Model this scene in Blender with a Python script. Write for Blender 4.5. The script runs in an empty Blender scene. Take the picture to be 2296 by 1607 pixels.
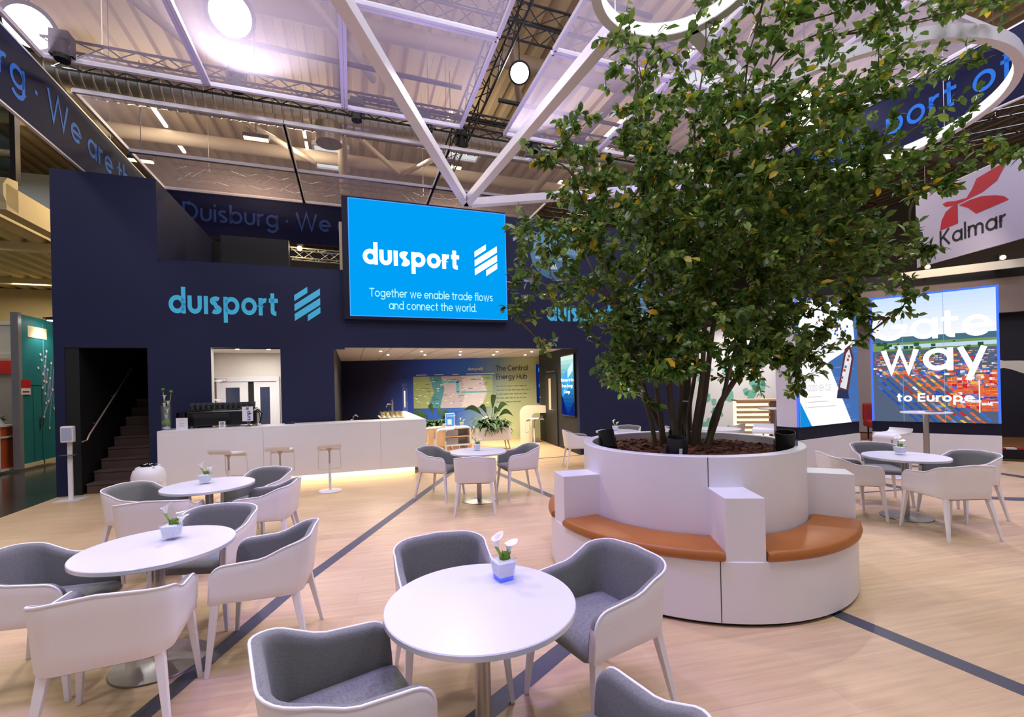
import bpy, math, random
from mathutils import Vector, Matrix
random.seed(11)
R = math.radians
SC = bpy.context.scene
COL = SC.collection
# ------------------------------------------------------------------ camera, world, exposure
cd = bpy.data.cameras.new('camera'); cam = bpy.data.objects.new('camera', cd); COL.objects.link(cam)
cd.sensor_width = 36.0; cd.sensor_fit = 'HORIZONTAL'; cd.lens = 36.0 * 1020 / 2296
cd.shift_y = (866 - 803.5) / 2296; cd.clip_start = 0.05; cd.clip_end = 200
_r = R(1.35)
cam.matrix_world = Matrix(((math.cos(_r), math.sin(_r), 0, 0), (0, 0, -1, 0), (-math.sin(_r), math.cos(_r), 0, 1.70), (0, 0, 0, 1)))
SC.camera = cam
W = bpy.data.worlds.new('hall_ambience'); SC.world = W; W.use_nodes = True
W.node_tree.nodes['Background'].inputs[0].default_value = (0.80, 0.82, 1.0, 1)
W.node_tree.nodes['Background'].inputs[1].default_value = 0.30
SC.view_settings.view_transform = 'Standard'; SC.view_settings.look = 'None'
SC.view_settings.exposure = 0.0; SC.view_settings.gamma = 1.0; SC.view_settings.use_curve_mapping = False
cy = SC.cycles
cy.max_bounces = 7; cy.diffuse_bounces = 3; cy.glossy_bounces = 3; cy.transmission_bounces = 5; cy.transparent_max_bounces = 24
cy.caustics_reflective = False; cy.caustics_refractive = False; cy.sample_clamp_indirect = 6.0
cy.use_denoising = True

# frame of the stand's long wall: s along it, d behind it, z up
YAW = math.atan(0.35); EX, EY = math.cos(YAW), math.sin(YAW); OX, OY = -7.75, 7.74
MF = Matrix(((EX, -EY, 0, OX), (EY, EX, 0, OY), (0, 0, 1, 0), (0, 0, 0, 1)))
def F(s, d, z=0.0): return Vector((OX + s * EX - d * EY, OY + s * EY + d * EX, z))

# hall lamps high under the roof: bare area lights stand in for them, no fixtures are built
def area(name, loc, size, power, color, rot=(0, 0, 0), size_y=None, spread=None, parent=None):
    l = bpy.data.lights.new(name, 'AREA'); l.energy = power; l.color = color; l.size = size
    if size_y: l.shape = 'RECTANGLE'; l.size_y = size_y
    if spread: l.spread = R(spread)
    o = bpy.data.objects.new(name, l); COL.objects.link(o); o.location = loc; o.rotation_euler = rot
    if parent: o.parent = parent
    return o
def spot(name, loc, to, power, color, angle=60, blend=0.6, rad=0.12, parent=None):
    l = bpy.data.lights.new(name, 'SPOT'); l.energy = power; l.color = color; l.spot_size = R(angle); l.spot_blend = blend; l.shadow_soft_size = rad
    o = bpy.data.objects.new(name, l); COL.objects.link(o); o.location = loc
    o.rotation_euler = (Vector(to) - Vector(loc)).to_track_quat('-Z', 'Y').to_euler()
    return o
for s_, d_ in ((0.5, -10), (5.5, -10), (10.5, -10), (15.5, -10), (2.5, -5.4), (7.45, -4.6), (13.0, -5.4), (-3.0, -5.4), (18.5, -5.4)):
    area('hall_lamp_light', F(s_, d_, 9.9), 1.6, 195, (0.93, 0.93, 1.0))
for s_, d_ in ((-4.5, 6.0), (2.0, 7.0), (8.0, 7.0), (14.0, 5.0), (20, 2.0)):
    area('hall_lamp_light', F(s_, d_, 9.9), 1.6, 170, (1.0, 0.88, 0.70))
for s_, d_, z_, p_ in ((-.8, 6.5, 9.7, 150), (3.4, 6.8, 9.7, 150), (7.9, 5.5, 9.7, 150), (13.4, 4.0, 9.7, 130), (2.5, -2.4, 9.9, 60), (7.4, -2.0, 9.9, 80), (13.4, -2.0, 9.9, 80), (19, 1, 9.7, 110)):  # warm points without fixtures, added to brighten the roof deck
    pl = bpy.data.lights.new('roof_fill_light', 'POINT'); pl.energy = p_; pl.color = (1, .84, .62); pl.shadow_soft_size = .5; po = bpy.data.objects.new('roof_fill_light', pl); COL.objects.link(po); po.location = F(s_, d_, z_)
for s_, d_, p_ in ((4.0, -6.6, 150), (6.6, -5.2, 150), (9.4, -3.6, 130), (13.0, -7.0, 170), (2.2, -3.5, 60), (5.2, -7.4, 130)):
    spot('violet_wash_light', F(s_, d_, 6.9), F(s_ + .3, d_ - .2, 0), p_ * 3.6, (0.34, 0.22, 1.0), 75, 1.0, 0.2)

for s_, d_, p_ in ((3.2, -2.2, 26), (6.0, -2.4, 46), (9.2, -2.6, 46), (11.5, -3.5, 30), (5.0, 1.4, 14)):  # unseen violet spots added under the sheer panels to tint them
    spot('violet_panel_fill', F(s_, d_ + .8, 4.9), F(s_, d_, 7.0), p_ * 2.2, (0.45, 0.33, 1.0), 130, 1.0, 0.15)

# ------------------------------------------------------------------ materials
def lin(c): return tuple((v / 12.92 if v <= .04045 else ((v + .055) / 1.055) ** 2.4) for v in (x / 255 for x in c)) + (1,)
def mat(name, rgb, rough=0.5, metal=0.0, emit=None, es=1.0, noise=None, spec=0.5, bump=None, trans=0.0, sheen=0, coat=0):
    m = bpy.data.materials.new(name); m.use_nodes = True; n = m.node_tree.nodes; L = m.node_tree.links
    b = n['Principled BSDF']; c = lin(rgb)
    b.inputs['Base Color'].default_value = c; b.inputs['Roughness'].default_value = rough; b.inputs['Metallic'].default_value = metal
    b.inputs['Specular IOR Level'].default_value = spec
    if trans: b.inputs['Transmission Weight'].default_value = trans
    if sheen: b.inputs['Sheen Weight'].default_value = sheen
    if coat: b.inputs['Coat Weight'].default_value = coat; b.inputs['Coat Roughness'].default_value = .2
    if emit: b.inputs['Emission Color'].default_value = lin(emit); b.inputs['Emission Strength'].default_value = es
    tc = n.new('ShaderNodeTexCoord')
    if noise:
        sc_, amt, st = noise
        mp = n.new('ShaderNodeMapping'); mp.inputs['Scale'].default_value = st; L.new(tc.outputs['Object'], mp.inputs[0])
        t = n.new('ShaderNodeTexNoise'); t.inputs['Scale'].default_value = sc_; t.inputs['Detail'].default_value = 4; L.new(mp.outputs[0], t.inputs[0])
        mr = n.new('ShaderNodeMapRange'); mr.inputs[1].default_value = .3; mr.inputs[2].default_value = .7; mr.inputs[3].default_value = 1 - amt; mr.inputs[4].default_value = 1 + amt; L.new(t.outputs[0], mr.inputs[0])
        mx = n.new('ShaderNodeVectorMath'); mx.operation = 'SCALE'; mx.inputs[0].default_value = c[:3]; L.new(mr.outputs[0], mx.inputs[3]); L.new(mx.outputs[0], b.inputs['Base Color'])
    if bump:
        t = n.new('ShaderNodeTexNoise'); t.inputs['Scale'].default_value = bump[0]; t.inputs['Detail'].default_value = 3; L.new(tc.outputs['Object'], t.inputs[0])
        bp = n.new('ShaderNodeBump'); bp.inputs['Strength'].default_value = bump[1]; bp.inputs['Distance'].default_value = .01; L.new(t.outputs[0], bp.inputs['Height']); L.new(bp.outputs[0], b.inputs['Normal'])
    return m
def emis(name, rgb, st=1.0):
    m = bpy.data.materials.new(name); m.use_nodes = True; n = m.node_tree.nodes; n.clear()
    e = n.new('ShaderNodeEmission'); e.inputs[0].default_value = lin(rgb); e.inputs[1].default_value = st
    o = n.new('ShaderNodeOutputMaterial'); m.node_tree.links.new(e.outputs[0], o.inputs[0]); return m
def emis_attr(name, st=1.0):                # a screen's picture: colours held by the mesh, given off as light
    m = emis(name, (255, 255, 255), st); n = m.node_tree.nodes
    a = n.new('ShaderNodeAttribute'); a.attribute_name = 'Col'
    m.node_tree.links.new(a.outputs[0], [x for x in n if x.type == 'EMISSION'][0].inputs[0]); return m
def surf_attr(name, rough=.6, transl=0.0):
    m = mat(name, (200, 200, 200), rough); n = m.node_tree.nodes; L = m.node_tree.links; b = n['Principled BSDF']
    a = n.new('ShaderNodeAttribute'); a.attribute_name = 'Col'; L.new(a.outputs[0], b.inputs['Base Color'])
    if transl:
        t = n.new('ShaderNodeBsdfTranslucent'); L.new(a.outputs[0], t.inputs[0])
        mx = n.new('ShaderNodeMixShader'); mx.inputs[0].default_value = transl
        L.new(b.outputs[0], mx.inputs[1]); L.new(t.outputs[0], mx.inputs[2])
        L.new(mx.outputs[0], [x for x in n if x.type == 'OUTPUT_MATERIAL'][0].inputs[0])
    return m
def sheer(name, rgb, clear=.6):
    m = bpy.data.materials.new(name); m.use_nodes = True; n = m.node_tree.nodes; L = m.node_tree.links; n.clear()
    d = n.new('ShaderNodeBsdfDiffuse'); d.inputs[0].default_value = lin(rgb)
    t2 = n.new('ShaderNodeBsdfTranslucent'); t2.inputs[0].default_value = lin(rgb)
    a = n.new('ShaderNodeMixShader'); a.inputs[0].default_value = .5; L.new(d.outputs[0], a.inputs[1]); L.new(t2.outputs[0], a.inputs[2])
    t = n.new('ShaderNodeBsdfTransparent'); x = n.new('ShaderNodeMixShader'); x.inputs[0].default_value = clear
    L.new(a.outputs[0], x.inputs[1]); L.new(t.outputs[0], x.inputs[2])
    o = n.new('ShaderNodeOutputMaterial'); L.new(x.outputs[0], o.inputs[0]); return m
def glassy(name, rgb=(235, 245, 245), clear=.82, rough=.02):
    m = bpy.data.materials.new(name); m.use_nodes = True; n = m.node_tree.nodes; L = m.node_tree.links; n.clear()
    g = n.new('ShaderNodeBsdfGlossy'); g.inputs['Roughness'].default_value = rough; g.inputs[0].default_value = lin(rgb)
    t = n.new('ShaderNodeBsdfTransparent'); t.inputs[0].default_value = lin(rgb)
    x = n.new('ShaderNodeMixShader'); x.inputs[0].default_value = clear; L.new(g.outputs[0], x.inputs[1]); L.new(t.outputs[0], x.inputs[2])
    o = n.new('ShaderNodeOutputMaterial'); L.new(x.outputs[0], o.inputs[0]); return m
def wood_floor():
    m = mat('oak_planks', (214, 182, 150), .42, spec=.35); n = m.node_tree.nodes; L = m.node_tree.links; b = n['Principled BSDF']
    tc = n.new('ShaderNodeTexCoord'); mp = n.new('ShaderNodeMapping'); mp.inputs['Rotation'].default_value = (0, 0, -R(12)); L.new(tc.outputs['Object'], mp.inputs[0])
    br = n.new('ShaderNodeTexBrick'); br.inputs['Scale'].default_value = 1; br.inputs['Brick Width'].default_value = 1.35; br.inputs['Row Height'].default_value = .19
    br.inputs['Mortar Size'].default_value = .0012; br.offset = .37
    br.inputs['Color1'].default_value = lin((216, 186, 148)); br.inputs['Color2'].default_value = lin((208, 176, 138)); br.inputs['Mortar'].default_value = lin((192, 160, 124)); L.new(mp.outputs[0], br.inputs[0])
    m2 = n.new('ShaderNodeMapping'); m2.inputs['Scale'].default_value = (1.1, 16, 1); L.new(mp.outputs[0], m2.inputs[0])
    t = n.new('ShaderNodeTexNoise'); t.inputs['Scale'].default_value = 1.6; t.inputs['Detail'].default_value = 5; L.new(m2.outputs[0], t.inputs[0])
    mr = n.new('ShaderNodeMapRange'); mr.inputs[1].default_value = .3; mr.inputs[2].default_value = .7; mr.inputs[3].default_value = .86; mr.inputs[4].default_value = 1.08; L.new(t.outputs[0], mr.inputs[0])
    v = n.new('ShaderNodeVectorMath'); v.operation = 'SCALE'; L.new(br.outputs[0], v.inputs[0]); L.new(mr.outputs[0], v.inputs[3]); L.new(v.outputs[0], b.inputs['Base Color'])
    return m
M = dict(
    white=mat('white_lacquer', (232, 229, 234), .38, noise=(3, .012, (1, 1, 1))), leather=mat('white_leather', (234, 230, 236), .5, bump=(160, .08)),
    piping=mat('white_piping', (245, 243, 248), .4), fabric=mat('grey_fabric', (124, 124, 122), .95, noise=(90, .22, (1, 1, 5)), sheen=.2),
    top=mat('white_tabletop', (228, 226, 234), .25), steel=mat('brushed_steel', (176, 172, 170), .32, 1.0, noise=(40, .05, (1, 1, .1))),
    oak=wood_floor(), inlay=mat('grey_inlay', (76, 76, 90), .5, noise=(6, .06, (1, 1, 1))), aisle=mat('dark_aisle_floor', (62, 60, 56), .16, noise=(1.2, .2, (1, 1, 1))),
    navy=mat('navy_panel', (30, 35, 70), .6, spec=.3, noise=(.7, .05, (1, 1, 1))), navyd=mat('dark_navy', (20, 22, 46), .6, spec=.3, noise=(.7, .05, (1, 1, 1))), black=mat('black_matt', (16, 16, 18), .6, noise=(2, .1, (1, 1, 1))),
    blackg=mat('black_gloss', (14, 14, 16), .18), tan=mat('tan_leather', (170, 102, 42), .45, noise=(5, .05, (1, 1, 1)), bump=(120, .06)),
    mulch=surf_attr('bark_mulch', .9), bark=mat('stem_bark', (96, 84, 66), .85, noise=(14, .25, (1, 1, .3))),
    leaf=surf_attr('leaf_green', .42, .35), green=mat('plant_green', (48, 82, 40), .6, noise=(8, .25, (1, 1, 1))), moss=mat('moss', (96, 140, 40), .9, noise=(60, .3, (1, 1, 1))),
    stem=mat('flower_stem', (150, 180, 70), .5, noise=(8, .15, (1, 1, 1))), petal=mat('calla_petal', (250, 248, 240), .45),
    glass=glassy('clear_glass', (252, 253, 255), .9), pebble=mat('white_pebbles', (226, 228, 234), .6, noise=(90, .1, (1, 1, 1))),
    logo=mat('light_blue_glow_print', (74, 196, 238), .5, emit=(60, 180, 230), es=.12), banner=mat('banner_navy', (20, 24, 66), .7, spec=.2), bandtext=mat('blue_band_print', (40, 128, 240), .6, spec=.2), bandtext2=mat('dark_blue_band_print', (40, 74, 150), .6),  # the wall logo's print also emits faintly
    led=emis('screen_blue', (0, 160, 246), 1.0), ledw=emis('screen_white', (255, 255, 255), 1.6), lededge=emis('screen_edge_blue', (50, 90, 255), 2.2),
    pic=emis_attr('screen_picture', 1.05), warm=emis('warm_strip', (255, 214, 165), 2.2), lampw=emis('lamp_white', (255, 250, 245), 30), lampa=emis('lamp_amber', (255, 200, 130), 12),
    tube=emis('tube_light', (255, 236, 205), 9), down=emis('downlight', (255, 244, 225), 12), ringl=emis('ring_light', (255, 252, 255), 1.7), sky=emis('daylight', (236, 244, 244), 1.0),
    frame=mat('white_aluminium', (226, 222, 236), .4), sheer=sheer('sheer_cloth', (206, 192, 222), .70), trussb=mat('black_truss', (20, 20, 22), .45), trussw=mat('silver_truss', (200, 196, 186), .35, .6),
    roof=mat('roof_deck', (186, 168, 140), .6, noise=(1, .06, (1, 1, 1))), beam=mat('beige_steel', (186, 170, 152), .55), duct=mat('zinc_duct', (196, 190, 180), .3, .9, noise=(30, .12, (1, .02, 1))),
    cream=mat('cream_wall', (226, 208, 166), .7, noise=(1.5, .03, (1, 1, 1))), gall=glassy('gallery_glass', (176, 190, 192), .78, .05), teal=mat('teal_wall', (24, 118, 124), .6, noise=(1.5, .05, (1, 1, 1))),
    orange=mat('orange_panel', (206, 88, 40), .5), red=mat('red_print', (190, 30, 46), .5), crimson=mat('crimson_print', (176, 26, 58), .6), ink=mat('dark_print', (34, 32, 52), .6), inkg=mat('grey_print', (120, 130, 110), .7),
    carpet=mat('brown_carpet', (84, 66, 60), .95, noise=(120, .25, (1, 1, 1))), lilac=mat('lilac_banner', (186, 182, 224), .6), offw=mat('off_white', (232, 224, 214), .5), ply=mat('light_wood', (214, 178, 136), .5, noise=(5, .1, (1, 8, 1))),
    redseat=mat('red_seat', (150, 24, 34), .7), brown=mat('brown_floor', (128, 84, 50), .5, noise=(4, .15, (6, 1, 1))), bluecush=mat('blue_cushion', (26, 60, 130), .8), grey=mat('grey_box', (140, 138, 150), .7),
    greenw=mat('green_wall', (20, 110, 60), .6), mint=mat('mint_print', (120, 190, 170), .6), slot=mat('beige_slot', (214, 190, 164), .5), bluew=mat('soap_window', (176, 184, 214), .3), porth=surf_attr('print_disc', .5),
)
# ------------------------------------------------------------------ mesh helpers
class MB:
    def __init__(s, m=None): s.v = []; s.f = []; s.c = []; s.m = m
    def add(s, vs, fs, col=None):
        o = len(s.v); s.v += [Vector(p) for p in vs]; s.f += [tuple(i + o for i in f) for f in fs]
        s.c += [col] * len(fs); return s
    def box(s, a, b, rot=0, col=None):
        x0, y0, z0 = a; x1, y1, z1 = b
        p = [(x0, y0, z0), (x1, y0, z0), (x1, y1, z0), (x0, y1, z0), (x0, y0, z1), (x1, y0, z1), (x1, y1, z1), (x0, y1, z1)]
        if rot:
            cx, cy_ = (x0 + x1) / 2, (y0 + y1) / 2; c, q = math.cos(rot), math.sin(rot)
            p = [(cx + (u - cx) * c - (w - cy_) * q, cy_ + (u - cx) * q + (w - cy_) * c, z) for u, w, z in p]
        return s.add(p, [(0, 3, 2, 1), (4, 5, 6, 7), (0, 1, 5, 4), (1, 2, 6, 5), (2, 3, 7, 6), (3, 0, 4, 7)], col)
    def cbox(s, c, d, rot=0, col=None): return s.box((c[0] - d[0] / 2, c[1] - d[1] / 2, c[2] - d[2] / 2), (c[0] + d[0] / 2, c[1] + d[1] / 2, c[2] + d[2] / 2), rot, col)
    def bar(s, p, q, w, h=None, up=(0, 0, 1)):
        p, q = Vector(p), Vector(q); h = h or w; t = (q - p).normalized(); u = Vector(up)
        if abs(t.dot(u)) > .98: u = Vector((1, 0, 0))
        a = t.cross(u).normalized() * w / 2; b = a.cross(t).normalized() * h / 2
        return s.add([p - a - b, p + a - b, p + a + b, p - a + b, q - a - b, q + a - b, q + a + b, q - a + b], [(0, 3, 2, 1), (4, 5, 6, 7), (0, 1, 5, 4), (1, 2, 6, 5), (2, 3, 7, 6), (3, 0, 4, 7)])
    def tube(s, pts, r, n=8, caps=True):
        pts = [Vector(p) for p in pts]; rs = r if isinstance(r, (list, tuple)) else [r] * len(pts); rings = []
        prev = None
        for i, p in enumerate(pts):
            t = (pts[min(i + 1, len(pts) - 1)] - pts[max(i - 1, 0)]).normalized()
            if prev is None: u = Vector((0, 0, 1)) if abs(t.z) < .9 else Vector((1, 0, 0)); a = t.cross(u).normalized()
            else: a = (prev - t * prev.dot(t)).normalized()
            prev = a; b = t.cross(a)
            rings.append([p + (a * math.cos(2 * math.pi * k / n) + b * math.sin(2 * math.pi * k / n)) * rs[i] for k in range(n)])
        return s.loft(rings, caps)
    def loft(s, rings, caps=True, closed=True):
        n = len(rings[0]); vs = [p for r in rings for p in r]; fs = []
        for i in range(len(rings) - 1):
            for k in range(n if closed else n - 1):
                k2 = (k + 1) % n; fs.append((i * n + k, i * n + k2, (i + 1) * n + k2, (i + 1) * n + k))
        if caps and closed: fs.append(tuple(range(n - 1, -1, -1))); fs.append(tuple((len(rings) - 1) * n + k for k in range(n)))
        return s.add(vs, fs)
    def lathe(s, prof, n=32, c=(0, 0, 0), a0=0.0, a1=2 * math.pi, caps=True):
        full = abs(a1 - a0 - 2 * math.pi) < 1e-6; m = n if full else n + 1; rings = []
        for r, z in prof: rings.append([Vector((c[0] + r * math.cos(a0 + (a1 - a0) * k / n), c[1] + r * math.sin(a0 + (a1 - a0) * k / n), c[2] + z)) for k in range(m)])
        s.loft(rings, caps=full and caps, closed=full)
        return s
    def cyl(s, c, r, h, n=24, r2=None): return s.lathe([(r, 0), (r if r2 is None else r2, h)], n, c)
    def prism(s, poly, z0, z1):
        n = len(poly); return s.add([(x, y, z0) for x, y in poly] + [(x, y, z1) for x, y in poly], [tuple(range(n - 1, -1, -1)), tuple(range(n, 2 * n))] + [(i, (i + 1) % n, n + (i + 1) % n, n + i) for i in range(n)])
    def xz(s, poly, y0, y1, col=None):      # a flat shape standing in the x-z plane, with thickness in y
        n = len(poly); return s.add([(x, y0, z) for x, z in poly] + [(x, y1, z) for x, z in poly], [tuple(range(n)), tuple(range(2 * n - 1, n - 1, -1))] + [(i, n + i, n + (i + 1) % n, (i + 1) % n) for i in range(n)], col)
    def flat(s, poly, y, col=None): return s.add([(x, y, z) for x, z in poly], [tuple(range(len(poly)))], col)
    def rect(s, x0, z0, x1, z1, y, col=None): return s.flat([(x0, z0), (x1, z0), (x1, z1), (x0, z1)], y, col)
    def blob(s, c, r, nu=10, nv=7):
        rings = [[Vector((c[0] + r[0] * math.sin(math.pi * j / nv) * math.cos(2 * math.pi * k / nu), c[1] + r[1] * math.sin(math.pi * j / nv) * math.sin(2 * math.pi * k / nu), c[2] - r[2] * math.cos(math.pi * j / nv))) for k in range(nu)] for j in range(nv + 1)]
        return s.loft(rings, False)
    def build(s, name, m, parent=None, smooth=None, bevel=None, loc=None, seg=2):
        me = bpy.data.meshes.new(name); vs = [s.m @ v for v in s.v] if s.m else s.v
        me.from_pydata([tuple(v) for v in vs], [], s.f); me.materials.append(m)
        if any(c is not None for c in s.c):
            at = me.color_attributes.new('Col', 'FLOAT_COLOR', 'CORNER'); buf = []
            for p, c in zip(me.polygons, s.c):
                buf += list(lin(c) if c else (.5, .5, .5, 1)) * p.loop_total
            at.data.foreach_set('color', buf)
        if smooth is not None:
            me.shade_smooth()
            if smooth < 180: me.set_sharp_from_angle(angle=R(smooth))
        me.update()
        o = bpy.data.objects.new(name, me); COL.objects.link(o)
        if loc is not None: o.location = loc
        if parent: o.parent = parent
        if bevel: b = o.modifiers.new('bevel', 'BEVEL'); b.width = bevel; b.segments = seg; b.limit_method = 'ANGLE'; b.angle_limit = R(40)
        return o
def tag(o, label, cat, group=None, kind=None):
    o['label'] = label; o['category'] = cat
    if group: o['group'] = group
    if kind: o['kind'] = kind
    return o
def thing(name, label, cat, loc=(0, 0, 0), rz=0.0, group=None):
    o = bpy.data.objects.new(name, None); COL.objects.link(o); o.empty_display_size = .1
    o.location = loc; o.rotation_euler = (0, 0, rz); return tag(o, label, cat, group)
def struct(o): o['kind'] = 'structure'; return o
KIDS = {}
def dup(root, loc, rz, label, group=None):
    r = root.copy(); COL.objects.link(r); r.location = loc; r.rotation_euler = (0, 0, rz); r['label'] = label
    if group: r['group'] = group
    def rec(src, dst):
        for ch in [o for o in COL.objects if o.parent == src]:
            c = ch.copy(); COL.objects.link(c); c.parent = dst; rec(ch, c)
    rec(root, r); return r
# ------------------------------------------------------------------ lettering: even strokes on circles and straight lines
def arc(cx, cy_, rx, ry, a0, a1, n=14): return [(cx + rx * math.cos(R(a0 + (a1 - a0) * i / n)), cy_ + ry * math.sin(R(a0 + (a1 - a0) * i / n))) for i in range(n + 1)]
def glyph(ch, w):
    m = w / 2; r = .5 - m; A = 1.46; D = -.46; C = 1.40; circ = arc(.5, .5, r, r, 0, 360, 28)
    g = {
     'o': ([circ], 1), 'd': ([circ, [(1 - m, 0), (1 - m, A)]], 1), 'b': ([circ, [(m, 0), (m, A)]], 1), 'p': ([circ, [(m, 1), (m, D)]], 1), 'a': ([circ, [(1 - m, 0), (1 - m, 1)]], 1),
     'g': ([circ, [(1 - m, 1), (1 - m, 0)] + arc(.5, 0, r, .46 - m, 0, -150)], 1), 'c': ([arc(.5, .5, r, r, 48, 312, 20)], .92), 'e': ([[(m, .5), (1 - m, .5)] + arc(.5, .5, r, r, 0, 318, 22)], .98),
     'u': ([[(m, 1)] + arc(.43, .43, .43 - m, .43 - m, 180, 360) + [(.86 - m, 1)]], .86), 'n': ([[(m, 0), (m, 1)], [(m, .57)] + arc(.43, .57, .43 - m, .43 - m, 180, 0) + [(.86 - m, 0)]], .86),
     'h': ([[(m, 0), (m, A)], [(m, .57)] + arc(.43, .57, .43 - m, .43 - m, 180, 0) + [(.86 - m, 0)]], .86), 'm': ([[(m, 0), (m, 1)], [(m, .6)] + arc(.40, .6, .40 - m, .4 - m, 180, 0) + [(.8 - m, 0)], [(.8 - m, .6)] + arc(1.2 - w, .6, .4 - m, .4 - m, 180, 0) + [(1.6 - w - m, 0)]], 1.6 - w),
     'r': ([[(m, 0), (m, 1)], [(m, .5)] + arc(.43, .5, .43 - m, .5 - m, 180, 75, 10)], .56), 'i': ([[(m, 0), (m, 1)], [(m, 1.2), (m, 1.2 + w)]], w), '\u0131': ([[(m, 0), (m, 1)]], w), 'l': ([[(m, 0), (m, A)]], w),
     's': ([arc(.36, .735, .36 - m, .265 - m, 35, 270, 14) [:-1] + [(.36, .5)] + arc(.36, .265, .36 - m, .265 - m, 80, -145, 14)], .72),
     't': ([[(.24, 1.3), (.24, .24)] + arc(.24 + .22, .22, .22, .22 - m, 180, 275, 8), [(0, 1 - m), (.6, 1 - m)]], .6), 'f': ([[(.24, 0), (.24, 1.2)] + arc(.46, 1.2, .22, .26 - m, 180, 85, 8), [(0, 1 - m), (.56, 1 - m)]], .56),
     'w': ([[(m, 1), (.38, 0), (.68, 1), (.98, 0), (1.36 - m, 1)]], 1.36), 'v': ([[(m, 1), (.45, 0), (.9 - m, 1)]], .9), 'y': ([[(m, 1), (.47, .05)], [(.94 - m, 1), (.34, D)]], .94), 'k': ([[(m, 0), (m, A)], [(.8 - m, 1), (m, .42)], [(.26, .58), (.84 - m, 0)]], .84),
     'T': ([[(0, C - m), (1, C - m)], [(.5, 0), (.5, C)]], 1), 'D': ([[(m, m), (m, C - m), (.45, C - m)] + arc(.45, C / 2, .7 - m, C / 2 - m, 90, -90, 16) + [(m, m)]], 1.15), 'W': ([[(m, C), (.5, 0), (.92, C), (1.34, 0), (1.84 - m, C)]], 1.84),
     'C': ([arc(.66, .7, .66 - m, .7 - m, 48, 312, 20)], 1.18), 'G': ([arc(.68, .7, .68 - m, .7 - m, 48, 360, 22) + [(.74, .7)]], 1.36), 'E': ([[(.85, m), (m, m), (m, C - m), (.85, C - m)], [(m, .7), (.8, .7)]], .85), 'H': ([[(m, 0), (m, C)], [(1.06 - m, 0), (1.06 - m, C)], [(m, .7), (1.06 - m, .7)]], 1.06),
     'K': ([[(m, 0), (m, C)], [(1.05 - m, C), (m, .55)], [(.36, .78), (1.1 - m, 0)]], 1.1), 'A': ([[(m, 0), (.58, C), (1.16 - m, 0)], [(.25, .42), (.9, .42)]], 1.16), 'V': ([[(m, C), (.55, 0), (1.1 - m, C)]], 1.1), 'Y': ([[(m, C), (.52, .62)], [(1.04 - m, C), (.52, .62), (.52, 0)]], 1.04),
     'O': ([arc(.7, .7, .7 - m, .7 - m, 0, 360, 28)], 1.4), 'S': ([arc(.46, 1.03, .46 - m, .37 - m, 35, 270, 14)[:-1] + [(.46, .68)] + arc(.46, .35, .46 - m, .35 - m, 80, -145, 14)], .92), 'L': ([[(m, C), (m, m), (.8, m)]], .8),
     '.': ([[(m, 0), (m, w)]], w), '\u00b7': ([[(m, .5), (m, .5 + w)]], w), ' ': ([], .34)}
    return g.get(ch, ([], .5))
def text_width(t, w, gap): return sum(glyph(c, w)[1] + gap for c in t) - gap
def put_text(mb, t, x, z, xh, w=.2, gap=.2, y=0.0, align='l', sx=1.0, thick=0.0, slant=0.0):
    tw = text_width(t, w, gap) * xh * sx
    cx = x - (tw / 2 if align == 'c' else tw if align == 'r' else 0)
    for ch in t:
        strokes, adv = glyph(ch, w)
        for st in strokes:
            pts = [Vector((p[0], p[1])) for p in st]; h = w / 2; L_, R_ = [], []
            closed = (pts[0] - pts[-1]).length < 1e-4
            for i, p in enumerate(pts):
                a = pts[i - 1] if i > 0 else (pts[-2] if closed else None); b = pts[i + 1] if i < len(pts) - 1 else (pts[1] if closed else None)
                d1 = (p - a).normalized() if a is not None else (b - p).normalized(); d2 = (b - p).normalized() if b is not None else d1
                n1 = Vector((-d1.y, d1.x)); n2 = Vector((-d2.y, d2.x)); k = (n1 + n2)
                k = k.normalized() if k.length > 1e-3 else n1
                q = h / max(.45, k.dot(n1)); L_.append(p + k * q); R_.append(p - k * q)
            for i in range(len(pts) - 1):
                quad = [R_[i], R_[i + 1], L_[i + 1], L_[i]]
                mb.add([(cx + (v.x) * xh * sx, y, z + v.y * xh + slant * v.x) for v in quad], [(0, 1, 2, 3)])
        cx += (adv + gap) * xh * sx
    return mb
def emblem(mb, x, z, w, y, k=1.0):          # four slanting bars; x,z = lower left corner, w = width
    H_ = 1.29
    for x0, x1, l0, l1, r0, r1 in ((0, .51, .335, .56, 0, .225), (0, 1, .68, .93, .04, .295), (0, 1, 1.03, 1.29, .395, .665), (.5, 1, 1.06, 1.29, .735, .97)):
        mb.flat([(x + x0 * w, z + (H_ - l1) * w * k), (x + x1 * w, z + (H_ - r1) * w * k), (x + x1 * w, z + (H_ - r0) * w * k), (x + x0 * w, z + (H_ - l0) * w * k)], y)
    return mb
# ================================================================== the setting
def FM(): return MB(MF)
# floors
w = FM(); w.prism([(-.02, -14), (17.2, -14), (17.2, -5.2), (15.6, -2.4), (12.9, 0.4), (12.9, 10.5), (-.02, 10.5)], -.05, 0)
struct(w.build('floor', M['oak']))
a = FM(); a.box((-30, -20, -.12), (40, 40, -.055)); struct(a.build('floor_aisle', M['aisle']))
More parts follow.
